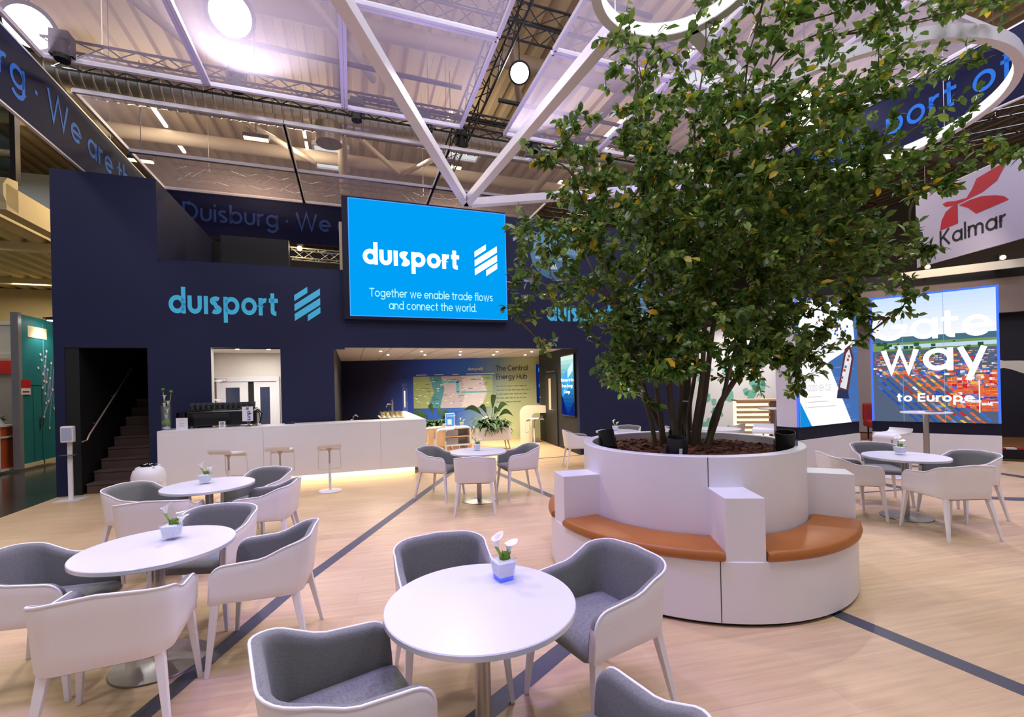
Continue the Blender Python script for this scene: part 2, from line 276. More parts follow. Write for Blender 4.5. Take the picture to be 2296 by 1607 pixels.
# inlaid grey bands in the floor
def band(name, pts, wd=.115, z=.0015):
    b = MB()
    for p, q in zip(pts, pts[1:]):
        p, q = Vector((p[0], p[1], 0)), Vector((q[0], q[1], 0)); t = (q - p).normalized(); n = Vector((-t.y, t.x, 0)) * wd / 2
        b.add([p - n + Vector((0, 0, z)), q - n + Vector((0, 0, z)), q + n + Vector((0, 0, z)), p + n + Vector((0, 0, z))], [(0, 1, 2, 3)])
    return struct(b.build(name, M['inlay']))
band('trim_1', [(-2.13, .6), (-2.0, 2.46), (-1.93, 3.88), (-1.12, 10.2)])
band('trim_2', [(-.88, 10.2), (.56, 6.99), (2.36, 3.2), (3.26, 1.3)], .125)
band('trim_3', [(-.75, 1.7), (-.2, 2.35), (.22, 2.85), (1.0, 3.75)], .125, .0012)
rr = MB(); n_ = 48
for i in range(n_):
    a0, a1 = 2 * math.pi * i / n_, 2 * math.pi * (i + 1) / n_; c_ = (7.15, 7.45)
    rr.add([(c_[0] + q * math.cos(t), c_[1] + q * math.sin(t), .0015) for q, t in ((1.18, a0), (1.38, a0), (1.38, a1), (1.18, a1))], [(0, 1, 2, 3)])
struct(rr.build('trim_4', M['inlay']))
band('trim_5', [(4.2, 6.6), (6.0, 6.9)], .06)
t6 = FM(); t6.box((4.45, -.06, .0005), (9.9, 0.0, .003)); struct(t6.build('trim_6', M['inlay']))

# the stand's long navy wall, with its openings
w = FM(); T = .16
w.box((-.03, 0, 0), (.115, T, 2.545)); w.box((1.29, 0, 0), (2.27, T, 2.545)); w.box((3.44, 0, 0), (4.41, T, 2.545)); w.box((9.93, 0, 0), (12.9, T, 2.58))
w.box((-.03, 0, 2.545), (1.48, T, 5.6)); w.box((1.48, 0, 2.545), (4.62, T, 4.1)); w.box((4.62, 0, 2.58), (12.9, T, 5.6))
w.box((1.48, .03, 4.1), (4.62, .13, 4.16))
w.box((-.03, T, 0), (.05, 4.0, 5.6)); w.box((1.40, T, 4.1), (1.48, 3.6, 5.6)); w.box((4.62, T, 3.0), (4.72, 3.6, 5.6)); w.box((.05, T, 5.5), (1.40, 3.6, 5.6))
struct(w.build('wall_back', M['navy']))
w = FM(); w.box((.05, 3.5, 0), (4.41, 3.62, 5.55)); w.box((4.41, 3.5, 2.75), (12.9, 3.62, 5.55)); w.box((.05, T, 2.75), (12.9, 3.5, 2.85)); w.box((1.40, T, 0), (1.48, 3.5, 2.75)); w.box((.05, T, 0), (.31, 3.5, 2.75)); w.box((.115, .012, 0), (.31, T, 2.54)); w.box((1.76, T, 0), (1.81, 3.5, 2.75)); w.box((4.33, T, 0), (4.41, 7.2, 2.75))
struct(w.build('wall_inner', M['black']))
# upper gallery behind the parapet: dark partition and a cream end post
w = FM(); w.box((2.1, 1.6, 2.85), (3.45, 1.7, 5.16)); struct(w.build('wall_gallery', M['black']))
w = FM(); w.box((4.56, .2, 4.16), (4.62, .3, 5.2)); struct(w.build('trim_7', M['cream']))

# staircase behind its opening
st = thing('staircase', 'dark brown carpeted staircase climbing inside the black wall opening', 'stairs', F(.36, .05), YAW)
for i in range(9):
    b = MB(); b.box((0, i * .25, i * .18 if i else 0), (.925, i * .25 + .27, (i + 1) * .18)); b.box((0, i * .25 - .015, (i + 1) * .18 - .03), (.925, i * .25 + .02, (i + 1) * .18 + .004)); b.build('step', M['carpet'], st)
hr = thing('stair_handrail', 'slim pale metal handrail on the black stairwell wall', 'handrail', F(.33, .0), YAW)
b = MB(); b.tube([(.06, -.12, .93), (.06, .02, .94), (.06, .1, 1.03), (.06, 1.75, 2.24), (.02, 1.8, 2.27)], .014); b.build('rail', mat('rail_metal', (226, 196, 176), .3, .6), hr, 40)
for d in (.35, 1.0, 1.6): b = MB(); b.tube([(0.0, d, 1.15 + (d - .25) * .73), (.05, d, 1.14 + (d - .25) * .73), (.06, d, 1.17 + (d - .25) * .73)], .007); b.build('bracket', M['steel'], hr, 40)

# small white pantry behind the bar window
w = FM(); w.box((1.82, 1.9, 0), (4.33, 2.0, 2.75)); w.box((1.82, T, 2.60), (4.33, 1.9, 2.66)); w.box((1.82, T, 0), (1.86, 1.9, 2.6)); w.box((4.25, T, 0), (4.33, 1.9, 2.6)); w.box((1.82, T, -.001), (4.33, 1.9, .01))
w.box((2.255, 0.01, .9), (2.275, T, 2.55)); w.box((3.435, .01, .9), (3.455, T, 2.55)); w.box((2.27, .0, 2.545), (3.44, T, 2.56)); struct(w.build('wall_pantry', M['offw']))
dr = thing('double_door', 'white double swing door with tall glass slots seen through the bar window', 'door', F(1.97, 1.82), YAW)
b = MB(); b.box((-.06, -.02, 0), (0, .06, 1.95)); b.box((1.12, -.02, 0), (1.19, .06, 1.95)); b.box((-.06, -.02, 1.95), (1.19, .06, 2.06)); b.build('door_frame', M['white'], dr, bevel=.006)
b = MB(); b.box((0, .05, 0), (1.12, .055, 1.95)); b.build('gap_shade', M['black'], dr)  # black sheet puts in the darkness between the door leaves
for x0, x1, g0, g1 in ((0.0, .55, .11, .385), (.67, 1.12, .12, .32)):
    l = MB(); l.box((x0, 0, .02), (x0 + g0, .04, 1.94)); l.box((x0 + g1, 0, .02), (x1, .04, 1.94)); l.box((x0 + g0, 0, .02), (x0 + g1, .04, .5)); l.box((x0 + g0, 0, 1.82), (x0 + g1, .04, 1.94)); lf = l.build('door_leaf', M['white'], dr)
    g = MB(); g.box((x0 + g0, .015, .5), (x0 + g1, .025, 1.82)); g.build('door_glass', mat('door_glass', (60, 66, 90), .08), lf)
b = MB(); b.box((.56, .03, .7), (.66, .04, 1.3)); b.build('gap_glow', emis('warm_gap_glow', (255, 190, 90), 1.2), dr)  # glowing strip put in for the brightness between the leaves
sg = MB(); sg.box((0, -.003, 0), (.16, .008, .055)); o = sg.build('door_sign', M['white'], None); o.location = F(1.95, 1.77, 1.97); o.rotation_euler = (0, 0, YAW); tag(o, 'small white notice with red outline over the pantry door', 'sign')
b = MB(); b.box((-.005, -.001, -.005), (.165, .006, .06)); b.build('sign_border', M['red'], o)
for z, l in ((1.55, 'lower white shelf board on the left pantry wall'), (1.95, 'upper white shelf board on the left pantry wall')):
    o = MB().box((0, 0, 0), (.22, .5, .02)).build('wall_shelf', M['white']); o.location = F(1.87, 1.0, z); o.rotation_euler = (0, 0, YAW); tag(o, l, 'shelf')
for i, s_ in enumerate((2.55, 3.12)):
    o = MB().cyl((0, 0, -.006), .035, .012, 16).build('recessed_downlight', M['down'], None); o.location = F(s_, .75, 2.59); tag(o, ('left' if i == 0 else 'right') + ' recessed spot in the white pantry ceiling', 'light', 'pantry downlights')
    spot('pantry_spot', F(s_, .8, 2.56), F(s_, 1.5, 0), 42, (1, .92, .82), 95, .8, .04)
area('pantry_light', F(2.9, .9, 2.56), .8, 22, (1, .95, .9), (0, 0, YAW), .8)

# lounge under the upper floor
LB = 15.0                                    # its back wall runs square to the photographer
w = MB(); w.box((-7.6, LB, 0), (1.75, LB + .12, 2.8)); wb = struct(w.build('wall_lounge', M['navyd']))
def lounge_print():
    m = mat('lounge_wall_print', (20, 40, 110), .6); n = m.node_tree.nodes; L = m.node_tree.links; b = n['Principled BSDF']
    tc = n.new('ShaderNodeTexCoord'); sp = n.new('ShaderNodeSeparateXYZ'); L.new(tc.outputs['Object'], sp.inputs[0])
    tx = n.new('ShaderNodeTexNoise'); tx.inputs['Scale'].default_value = .5; L.new(tc.outputs['Object'], tx.inputs[0])
    ad = n.new('ShaderNodeMath'); ad.operation = 'MULTIPLY_ADD'; ad.inputs[1].default_value = -.35; L.new(sp.outputs[2], ad.inputs[0]); L.new(sp.outputs[0], ad.inputs[2])
    mr = n.new('ShaderNodeMapRange'); mr.inputs[1].default_value = -6.6; mr.inputs[2].default_value = 1.4; L.new(ad.outputs[0], mr.inputs[0])
    cr = n.new('ShaderNodeValToRGB'); e = cr.color_ramp.elements; e[0].position = 0; e[0].color = lin((18, 18, 48)); e[1].position = 1; e[1].color = lin((214, 216, 176))
    for p, c in ((.22, (22, 26, 72)), (.38, (28, 72, 190)), (.55, (40, 100, 200)), (.66, (110, 140, 165)), (.75, (178, 192, 150)), (.9, (206, 210, 164))): q = e.new(p); q.color = lin(c)
    L.new(mr.outputs[0], cr.inputs[0]); L.new(cr.outputs[0], b.inputs['Base Color']); return m
wb.data.materials[0] = lounge_print()
p0, p1, p2, p3, p4 = F(4.41, .16), F(9.93, .16), (.87, 14.1), (.9, LB), (-7.3, LB)
w = MB(); w.prism([(p0.x, p0.y), (p1.x, p1.y), p2, p3, p4], 2.66, 2.74); struct(w.build('ceiling_lounge', mat('lounge_ceiling', (214, 206, 204), .6)))
w = MB()
for i in range(1, 9):                        # joints of the ceiling boards
    q = F(4.41 + i * .62, .2); w.bar((q.x, q.y, 2.659), (q.x - 1.9, LB - .1, 2.659), .02, .004)
struct(w.build('trim_8', M['grey']))
k = 0
for row, n0 in ((.75, 5), (2.0, 5), (3.2, 5)):
    for i in range(n0):
        q = F(5.0 + i * 1.02 + row * .22, row); 
        if q.x > 1.0: continue
        o = MB().cyl((0, 0, -.012), .032, .016, 14).build('ceiling_downlight', M['down']); o.location = (q.x, q.y, 2.66)
        tag(o, 'small round downlight in the pale ceiling of the lounge behind the bar', 'light', 'lounge ceiling downlights')
        k += 1
for s_, d_ in ((5.4, 1.6), (7.2, 1.6), (9.0, 1.4), (6.4, 3.4), (8.4, 3.0)): area('lounge_light', F(s_, d_, 2.6), .5, 60, (1, .86, .66), (0, 0, 0), .5, 150)
# black door wall with a screen, closing the lounge on the right
A_, B_ = Vector((1.62, 11.05, 0)), Vector((.86, 14.3, 0)); dv = (B_ - A_).normalized(); ang = math.atan2(-dv.y, -dv.x)
L_ = (B_ - A_).length
w = MB(Matrix.Translation(B_) @ Matrix.Rotation(ang, 4, 'Z')); w.box((0, 0, 0), (L_, .12, 2.7)); struct(w.build('wall_booth', M['black']))
bd = thing('door_1', 'black door with a narrow beige glass slot in the black booth wall', 'door', B_, ang); bd['kind'] = 'structure'
b = MB(); b.box((.75, -.03, .02), (1.75, 0, 2.05)); b.build('door_leaf', mat('black_door', (24, 24, 26), .5), bd, bevel=.004)
b = MB(); b.box((1.05, -.036, 1.0), (1.25, -.028, 1.9)); b.build('glass_slot', M['slot'], bd)
b = MB(); b.tube([(1.62, -.03, 1.02), (1.62, -.09, 1.02), (1.48, -.09, 1.02)], .012); b.build('door_handle', M['steel'], bd, 40)
b = MB(); b.box((.9, -.06, 2.08), (1.7, -.03, 2.11)); b.build('door_closer', M['steel'], bd)
def picture_blue(w_, h_):
    b = MB(); n = 14
    for j in range(n):
        t = j / n; c = (int(10 + 200 * t * t), int(40 + 180 * t), int(120 + 80 * t)); b.rect(0, h_ * t, w_, h_ * (j + 1) / n, 0, c)
    for x0, z0 in ((.1, .30), (.32, .42), (.12, .52), (.5, .62)): b.flat([(x0 * w_, z0 * h_), ((x0 + .45) * w_, (z0 + .14) * h_), ((x0 + .45) * w_, (z0 + .26) * h_), (x0 * w_, (z0 + .12) * h_)], -.002, (60, 150, 240))
    b.flat([(.55 * w_, .62 * h_), (.95 * w_, .74 * h_), (.95 * w_, .88 * h_), (.55 * w_, .76 * h_)], -.003, (190, 225, 240)); b.flat([(.0, .0), (.5 * w_, 0), (.1 * w_, .3 * h_), (0, .34 * h_)], -.003, (10, 24, 90)); b.flat([(.55 * w_, 0), (w_, 0), (w_, .25 * h_), (.75 * w_, .12 * h_)], -.003, (14, 30, 100))
    return b
sc = thing('wall_screen', 'tall portrait screen glowing blue on the black booth wall', 'screen', B_ + dv * -2.25 + Vector((0, 0, .93)), ang)
b = MB(); b.box((-.02, -.06, -.02), (.95, -.005, 1.55)); b.build('casing', M['blackg'], sc)
p = picture_blue(.92, 1.52); o = p.build('picture', emis_attr('booth_screen_picture', 1.5), sc); o.location = (0, -.064, 0)
b = MB()
for i, s_ in enumerate(('Welcome to the', 'Green Energy', 'Lounge')): put_text(b, s_, .46, .86 - i * .15, .062, .26, .22, -.07, 'c')
b.build('caption', M['ledw'], sc)
s2 = thing('wall_monitor', 'thin dark blue monitor edge at the right end of the green wall', 'screen', (.80, LB - .1, 1.15), 0)
b = MB(); b.box((0, 0, 0), (.34, .08, 1.25)); b.build('casing', M['blackg'], s2); b = MB(); b.rect(.01, .01, .33, 1.24, -.003, (10, 30, 110)); put = b.build('picture', M['pic'], s2)
b = MB(); put_text(b, 'D', .08, 1.0, .1, .2, y=-.006); b.rect(.08, .5, .2, .62, -.006); b.build('caption', mat('mint_text', (90, 210, 230), .5, emit=(60, 190, 230), es=.7), s2)

# prints on the lounge wall: the energy map and its heading
mp = thing('wall_map', 'printed energy map in green, blue and lilac zones on the lounge wall', 'map', (-3.25, LB - .012, 1.04))
Wm, Hm = 2.62, 1.05
b = MB(); b.box((0, 0, 0), (Wm, .01, Hm)); b.build('map_board', M['mint'], mp, bevel=.004)
z_ = lambda f, t: None
for i, (c, q) in enumerate((((150, 168, 116), [(0, 0), (.17, 0), (.26, .5), (.20, 1), (0, 1)]), ((70, 140, 158), [(.17, 0), (.33, 0), (.39, .6), (.35, 1), (.20, 1), (.26, .5)]), ((186, 178, 194), [(.33, 0), (.60, 0), (.66, .5), (.60, 1), (.35, 1), (.39, .6)]), ((206, 200, 212), [(.60, 0), (.85, 0), (.93, .5), (.86, 1), (.60, 1), (.66, .5)]), ((156, 172, 122), [(.85, 0), (1, 0), (1, 1), (.86, 1), (.93, .5)]))):
    b = MB(); b.flat([(x * Wm, y * Hm) for x, y in q], -.002); b.build('map_zone', mat('map_zone_print', c, .6), mp)
b = MB()
for x0, z0, x1, z1 in ((.36, .78, .57, .84), (.54, .5, .575, .82), (.55, .46, 1.0, .51), (.36, .86, .57, .9), (.72, .86, 1.0, .89)): b.rect(x0 * Wm, z0 * Hm, x1 * Wm, z1 * Hm, -.004)
b.build('map_route', mat('map_route_print', (90, 176, 196), .6), mp)
b = MB(); rg = random.Random(4)
for i in range(70):
    x, z, q = rg.random() * .95, .06 + rg.random() * .86, rg.random(); b.rect(x * Wm, z * Hm, (x + .01 + .03 * q) * Wm, (z + .008 + .02 * rg.random()) * Hm, -.005)
b.build('map_symbols', M['white'], mp)
b = MB()
for i in range(26):
    x, z = rg.random() * .93, .06 + rg.random() * .86; b.rect(x * Wm, z * Hm, (x + .02 + .04 * rg.random()) * Wm, (z + .014) * Hm, -.006)
b.build('map_captions', M['ink'], mp)
b = MB(); put_text(b, 'du\u0131sport', 1.8, 1.22, .07, .28, .2, -.003); emblem(b, 2.22, 1.2, .1, -.003)
for x, l in ((.1, .35), (.7, .3), (1.3, .2), (1.75, .7), (2.4, .3)): b.rect(x, 1.09, x + l, 1.115, -.003)
b.build('map_heading', M['white'], mp)
hd = thing('wall_heading', 'dark lettering about the energy hub on the pale green lounge wall', 'lettering', (-.52, LB - .01, 1.2))
b = MB(); put_text(b, 'The Central', 0, 1.02, .125, .18, .12, 0, 'l', .86); put_text(b, 'Energy Hub', 0, .74, .125, .18, .12, 0, 'l', .86); b.build('heading', M['ink'], hd)
b = MB(); rg = random.Random(9)
for j, l in enumerate((1.0, 1.12, 1.06, 1.0, .82)):
    x = 0
    while x < l: q = .05 + rg.random() * .12; b.rect(x, .5 - j * .13, min(x + q, l), .532 - j * .13, 0); x += q + .03
b.build('paragraph', M['inkg'], hd)
b = MB()
for x in (.0, .45, .62, 1.0): b.bar((x - 2.3, LB - .012, .35), (x - 2.3, LB - .012, .85 + x * .2), .012, .004); b.bar((x - 2.3, LB - .012, .85 + x * .2), (x - 2.55, LB - .012, .72 + x * .2), .012, .004)
tag(b.build('wall_drawing', mat('pale_blue_line', (90, 130, 190), .6)), 'thin pale blue line drawing of turbines low on the lounge wall', 'print')

# prints on the long wall
lg = thing('wall_logo', 'light blue company lettering with slanted bars on the navy wall above the bar', 'logo', F(1.63, -.004, 3.15), YAW)
b = MB(); put_text(b, 'du\u0131sport', 0, 0.03, .335, .255, .115, 0, 'l', .785); b.build('lettering', M['logo'], lg)
b = MB(); emblem(b, 2.08, -.06, .47, 0, 1.13); b.build('emblem', M['logo'], lg)
lg = thing('wall_logo', 'light blue lettering on the navy wall right of the big screen, half behind tree', 'logo', F(9.12, -.004, 3.2), YAW)
b = MB(); put_text(b, 'du\u0131sport', 0, 0.03, .335, .255, .115, 0, 'l', .785); b.build('lettering', M['logo'], lg)
b = MB(); emblem(b, 2.08, -.06, .47, 0, 1.13); b.build('emblem', M['logo'], lg)
def disc(name, s_, z, rad, label):
    o = thing(name, label, 'print', F(s_, -.005, z), YAW)
    b = MB(); n = 28
    for j in range(n):
        z0, z1 = -rad + 2 * rad * j / n, -rad + 2 * rad * (j + 1) / n; h0, h1 = math.sqrt(max(0, rad * rad - z0 * z0)), math.sqrt(max(0, rad * rad - z1 * z1)); t = j / n
        c = (int(60 + 60 * t), int(110 + 60 * t), int(150 + 50 * t)) if t < .5 else (int(120 - 90 * (t - .5)), int(180 - 30 * t), 210)
        b.flat([(-h0, z0), (h0, z0), (h1, z1), (-h1, z1)], 0, c)
    for x, z0, w_, c in ((-.25, -.3, .3, (200, 214, 226)), (-.1, -.25, .12, (236, 240, 246)), (-.4, -.12, .8, (150, 190, 210)), (-.3, .02, .7, (100, 160, 200))): b.rect(x * rad / .5, z0 * rad / .5, (x + w_) * rad / .5, (z0 + .05) * rad / .5, -.003, c)
    return b.build('picture', M['porth'], o)
disc('round_print', 9.36, 4.83, .62, 'round blue water photograph printed on the navy wall right of the big screen')
disc('round_print', 12.0, 3.75, .6, 'round blue photograph on the navy wall, almost hidden behind the tree')

# the big LED screen over the lounge
LED = thing('led_screen', 'large bright blue LED screen with white lettering above the lounge opening', 'screen', F(4.74, -.12, 3.2), YAW)
Lw, Lh = 3.36, 2.4
b = MB(); b.box((-.12, 0, -.06), (Lw, .3, Lh + .03)); b.build('housing', M['navyd'], LED)
b = MB(); b.rect(0, 0, Lw, Lh, -.006); b.build('picture', M['led'], LED)
b = MB(); e_ = .018
for q in ((0, 0, Lw, e_), (0, Lh - e_, Lw, Lh), (0, 0, e_, Lh), (Lw - e_, 0, Lw, Lh)): b.rect(*q, -.008)
b.build('glowing_edge', emis('screen_edge_cyan', (70, 150, 255), 1.3), LED)
b = MB(); put_text(b, 'du\u0131sport', .27, 1.07, .315, .285, .115, -.012, 'l', .93, slant=.0); emblem(b, 2.62, .97, .52, -.012, 1.05); b.build('lettering', M['ledw'], LED)
b = MB(); put_text(b, 'Together we enable trade flows', Lw / 2 + .02, .41, .125, .165, .13, -.012, 'c', .77); put_text(b, 'and connect the world.', Lw / 2 + .02, .16, .125, .165, .13, -.012, 'c', .77); b.build('slogan', emis('screen_cyan_text', (190, 255, 255), 1.0), LED)

# hanging banner band round the stand
def banner(name, label, p, q, z0, z1, text, xh, mt, base=.3, thick=.05):
    p, q = Vector(p), Vector(q); d = q - p; o = thing(name, label, 'banner', (p.x, p.y, z0), math.atan2(d.y, d.x)); L = d.length
    b = MB(); b.box((0, 0, 0), (L, thick, z1 - z0)); b.build('cloth', M['banner'], o)
    b = MB(); b.bar((0, .02, z1 - z0), (L, .02, z1 - z0), .05, .03); b.bar((0, .02, 0), (L, .02, 0), .05, .025); b.build('edge_rail', M['frame'] if mt is M['bandtext'] else M['black'], o)
    b = MB(); [put_text(b, tx, xx, base, xh, .19, gp, -.004, al, sx) for tx, xx, al, gp, sx in text]; b.build('lettering', mt, o); return o
pl = F(.3, -9, 0); ql = F(.06, 4.1, 0); pr = F(14.42, 4.2, 0); qr = F(14.42, -9, 0)
banner('fabric_banner', 'dark navy banner band hanging along the left with large blue lettering', pl, ql, 5.9, 7.02, (('We are the port of', 8.63, 'l', .18, 1), ('Duisburg \u00b7', 8.38, 'r', .18, 1)), .34, M['bandtext'], .40)
banner('fabric_banner', 'dark banner band with dim blue lettering behind the upper gallery', F(.15, 4.12), F(14.5, 4.3), 5.85, 7.02, (('Duisburg \u00b7 We are the port of', .52, 'l', .14, .9),), .34, M['bandtext2'], .40)
banner('fabric_banner', 'navy banner band on the right with bright blue lettering seen through the white ring', pr, qr, 5.9, 7.02, (('port of', 8.3, 'l', .2, .86), ('We are the', 8.0, 'r', .2, .86)), .33, M['bandtext'], .36)

# ------------------------------------------------------------------ roof and everything hung under it
rf = FM(); pts = []; s_ = -14.0
while s_ < 34: pts += [(s_, 0), (s_ + .2, 0), (s_ + .25, .13), (s_ + .45, .13)]; s_ += .5
for (x0, z0), (x1, z1) in zip(pts, pts[1:]): rf.add([(x0, -16, 11.4 + z0), (x1, -16, 11.4 + z1), (x1, 34, 11.4 + z1), (x0, 34, 11.4 + z0)], [(0, 1, 2, 3)])
struct(rf.build('ceiling', M['roof']))
hw = FM(); hw.box((-14, 33, 0), (34, 33.2, 11.5)); struct(hw.build('wall_far', mat('far_hall_wall', (150, 136, 118), .7)))
hw = FM(); hw.box((33.8, -16, 0), (34, 33, 11.5)); struct(hw.build('wall_right', mat('right_hall_wall', (120, 110, 104), .7)))
hw = FM(); hw.box((-14, -16, 0), (-13.8, 33, 11.5)); struct(hw.build('wall_left', M['cream']))
def beam(p, q, r, label, mt='beam'): o = FM().tube([p, q], r, 12).build('roof_beam', M[mt], None, 50); return tag(o, label, 'beam')
beam((-13, -4.6, 10.2), (33, -4.6, 10.2), .2, 'long beige roof beam crossing above the nearest sheer panels')
beam((-13, 1.3, 10.2), (33, 1.3, 10.2), .2, 'long beige roof beam crossing behind the sheer panels')
beam((-13, 8.0, 10.2), (33, 8.0, 10.2), .22, 'long beige roof beam crossing above the upper gallery')
beam((-13, 15.0, 10.2), (33, 15.0, 10.2), .22, 'far long beige roof beam near the hall wall')
for i, (x0, x1) in enumerate(((-2.6, 1.6), (1.2, 5.4), (6.2, 9.2), (12.0, 15.5))): beam((x0, -4.6, 9.6), (x1, 1.6, 9.2), .085, ('leftmost', 'second', 'third', 'rightmost')[i] + ' slanting beige strut above the sheer panels')
for i, (x0, x1) in enumerate(((0.5, 3.6), (3.9, 6.6), (9, 6.8))): beam((x0, 3.0, 9.4), (x1, 8.0, 10.0), .085, ('leftmost', 'middle', 'rightmost')[i] + ' slanting beige strut above the upper gallery')
for i, x0 in enumerate((4.6, 12.2)): beam((x0, -15, 10.0), (x0, 30, 10.0), .16, ('left', 'right')[i] + ' beige beam running away under the roof deck')
dt = FM().tube([(-6, 3.6, 9.25), (24, 3.6, 9.25)], .42, 28).build('ventilation_duct', M['duct'], None, 60); tag(dt, 'fat silver ribbed air duct under the roof deck', 'duct')
b = FM()
for i in range(60): b.lathe([(.425, 0), (.44, .02), (.425, .04)], 20, (0, 0, 0)) if False else None
rb = MB()
for i in range(70):
    q = F(-3 + i * .22, 3.6, 9.25); n0 = 14
    ring = [[q + Vector((EX * u, EY * u, 0)) + (Vector((-EY, EX, 0)) * math.cos(2 * math.pi * k / n0) + Vector((0, 0, 1)) * math.sin(2 * math.pi * k / n0)) * rr_ for k in range(n0)] for u, rr_ in ((0, .42), (.02, .445), (.05, .445), (.07, .42))]
    rb.loft(ring, False)
rb.build('duct_ribs', M['duct'], dt, 60)
for i, (s_, d_) in enumerate(((4.3, 3.35), (12.5, 3.35))):
    o = FM().lathe([(.34, 8.38), (.34, 8.86), (.2, 8.95)], 20, (s_, d_, 0)).build('vent_outlet', M['duct'], None, 40); tag(o, ('left' if i == 0 else 'right') + ' silver drum shaped air outlet under the duct', 'vent')
def truss(label, p, q, w_=.3, mt='trussb', step=.42, r=.022):
    p, q = Vector(p), Vector(q); t = (q - p).normalized(); L = (q - p).length; side = t.cross(Vector((0, 0, 1))).normalized() * w_ / 2; up = Vector((0, 0, w_ / 2))
    o = thing('lighting_truss', label, 'truss', p); o0 = -p
    cs = [side + up, side - up, -side - up, -side + up]
    for c in cs: MB().tube([c, q - p + c], r, 6).build('chord', M[mt], o)
    b = MB(); n = max(2, int(L / step))
    for a_, c_ in ((0, 1), (1, 2), (2, 3), (3, 0)):
        for i in range(n):
            u0, u1 = cs[a_] + t * (L * i / n), cs[c_] + t * (L * (i + 1) / n)
            if i % 2: u0, u1 = cs[c_] + t * (L * i / n), cs[a_] + t * (L * (i + 1) / n)
            b.tube([u0, u1], r * .55, 4, False)
    b.build('lacing', M[mt], o)
    if p.z > 6:
        for f_ in (.06, .5, .94): v = (q - p) * f_; MB().tube([v + up * .9, Vector((v.x, v.y, 11.45 - p.z))], .008, 4).build('hanger', M['steel'], o)
    return o
truss('long black truss in the gap between the two rows of sheer panels', F(.15, -.38, 7.35), F(12.6, -.38, 7.35), .3)
truss('black truss above the front row of sheer panels', F(1.6, -1.9, 8.55), F(13, -1.9, 8.55), .4)
truss('black truss running away through the open gap in the sheer ceiling', F(7.42, -6, 8.0), F(7.42, 3.4, 8.0), .36)
truss('black truss along the top of the left banner band', F(-.3, -6, 7.2), F(-.5, 3.9, 7.2), .34)
truss('black truss behind the right white ring', F(14.9, -1.0, 7.1), F(21, -7.2, 7.1), .4)
truss('black truss above the tall banner on the right', F(15.2, 2.2, 8.2), F(24, 2.2, 8.2), .4)
truss('far black truss above the back banner', F(0.2, 5.2, 7.9), F(14, 5.2, 7.9), .34)
truss('silver truss lit warm in the dark upper gallery', F(3.4, 2.4, 5.08), F(4.58, 2.4, 5.05), .24, 'trussw', .26, .016)
for i, (d_, z_, s0, s1) in enumerate(((-.75, 7.9, 3.0, 7.0), (-.45, 7.95, 7.9, 11.0), (-3.0, 8.35, 6.4, 10), (1.0, 8.35, 5, 9))):
    o = FM().tube([(s0, d_, z_), (s1, d_, z_ - .05)], .045, 8).build('rigging_pipe', M['trussb']); tag(o, 'black rigging pipe ' + ('above the left half of the truss gap', 'above the right half of the truss gap', 'crossing the open gap near the camera', 'crossing behind the open gap')[i], 'pipe')
def mover(s_, d_, z_, label):
    o = thing('stage_light', label, 'light', F(s_, d_, z_), YAW, 'black stage lights on the trusses')
    b = MB(); b.cbox((0, 0, 0), (.24, .2, .12)); b.cbox((-.135, 0, -.15), (.04, .08, .28)); b.cbox((.135, 0, -.15), (.04, .08, .28)); b.build('yoke', M['black'], o)
    b = MB(); b.lathe([(.0, -.36), (.1, -.36), (.105, -.26), (.08, -.08), (0, -.05)], 16); b.build('head', M['black'], o, 40)
for s_, d_, z_, l in ((4.95, -.45, 7.35, 'black stage light hanging from the truss, nearest the middle of the gap'), (2.9, -.5, 7.5, 'black stage light on the truss at the left panel joint'), (.6, -.9, 7.3, 'black stage light on the truss by the left banner'), (6.3, -.35, 7.35, 'black stage light on the truss left of the open gap'), (8.75, -.35, 7.35, 'black stage light on the truss right of the open gap'), (9.9, -.35, 7.4, 'black stage light on the truss beside the top of the tree'), (7.4, 1.0, 7.9, 'black stage light under the truss running away')): mover(s_, d_, z_, l)
# sheer panels in white frames
def panel(s0, s1, d0, d1, z, label, row, split=False):
    o = thing('ceiling_panel', label, 'ceiling panel', F(s0, d0, z), YAW, row)
    L, D = s1 - s0, d1 - d0; fw = .055
    for a, c in (((0, 0), (L, 0)), ((0, D), (L, D)), ((0, 0), (0, D)), ((L, 0), (L, D))): MB().bar((a[0], a[1], 0), (c[0], c[1], 0), fw, .07).build('frame_rail', M['frame'], o)
    b = MB(); b.add([(.02, .02, .01), (L - .02, .02, .01), (L - .02, D - .02, .01), (.02, D - .02, .01)], [(0, 1, 2, 3)]); b.build('sheer_cloth', M['sheer'], o)
names = ['leftmost', 'second', 'third', 'fourth', 'fifth', 'sixth', 'seventh']
ssp = [(.32, 2.49), (2.55, 4.70), (4.76, 6.95)]; ssr = [(7.88, 10.1), (10.16, 12.3), (12.36, 14.3)]
for k, (d0, d1) in enumerate(((-3.28, -.83), (-5.75, -3.34))):
    rn = ('row of panels just in front of the truss gap', 'row of panels nearest the camera')[k]
    for i, (a, c) in enumerate(ssp): panel(a, c, d0, d1, 7.0, names[i] + ' sheer white framed ceiling panel in the ' + rn, 'sheer panels left of the open gap')
    for i, (a, c) in enumerate(ssr): panel(a, c, d0, d1, 7.0, names[i] + ' sheer white framed ceiling panel right of the open gap in the ' + rn, 'sheer panels right of the open gap')
for k, (d0, d1) in enumerate(((.04, 2.12), (2.15, 4.05))):
    for i in range(3): panel(.30 + i * 3.3, .30 + i * 3.3 + 3.28, d0, d1, 7.0, ('left', 'middle', 'right')[i] + ' sheer white ceiling panel over the upper gallery, ' + ('row by the truss', 'row by the back banner')[k], 'sheer panels over the gallery')
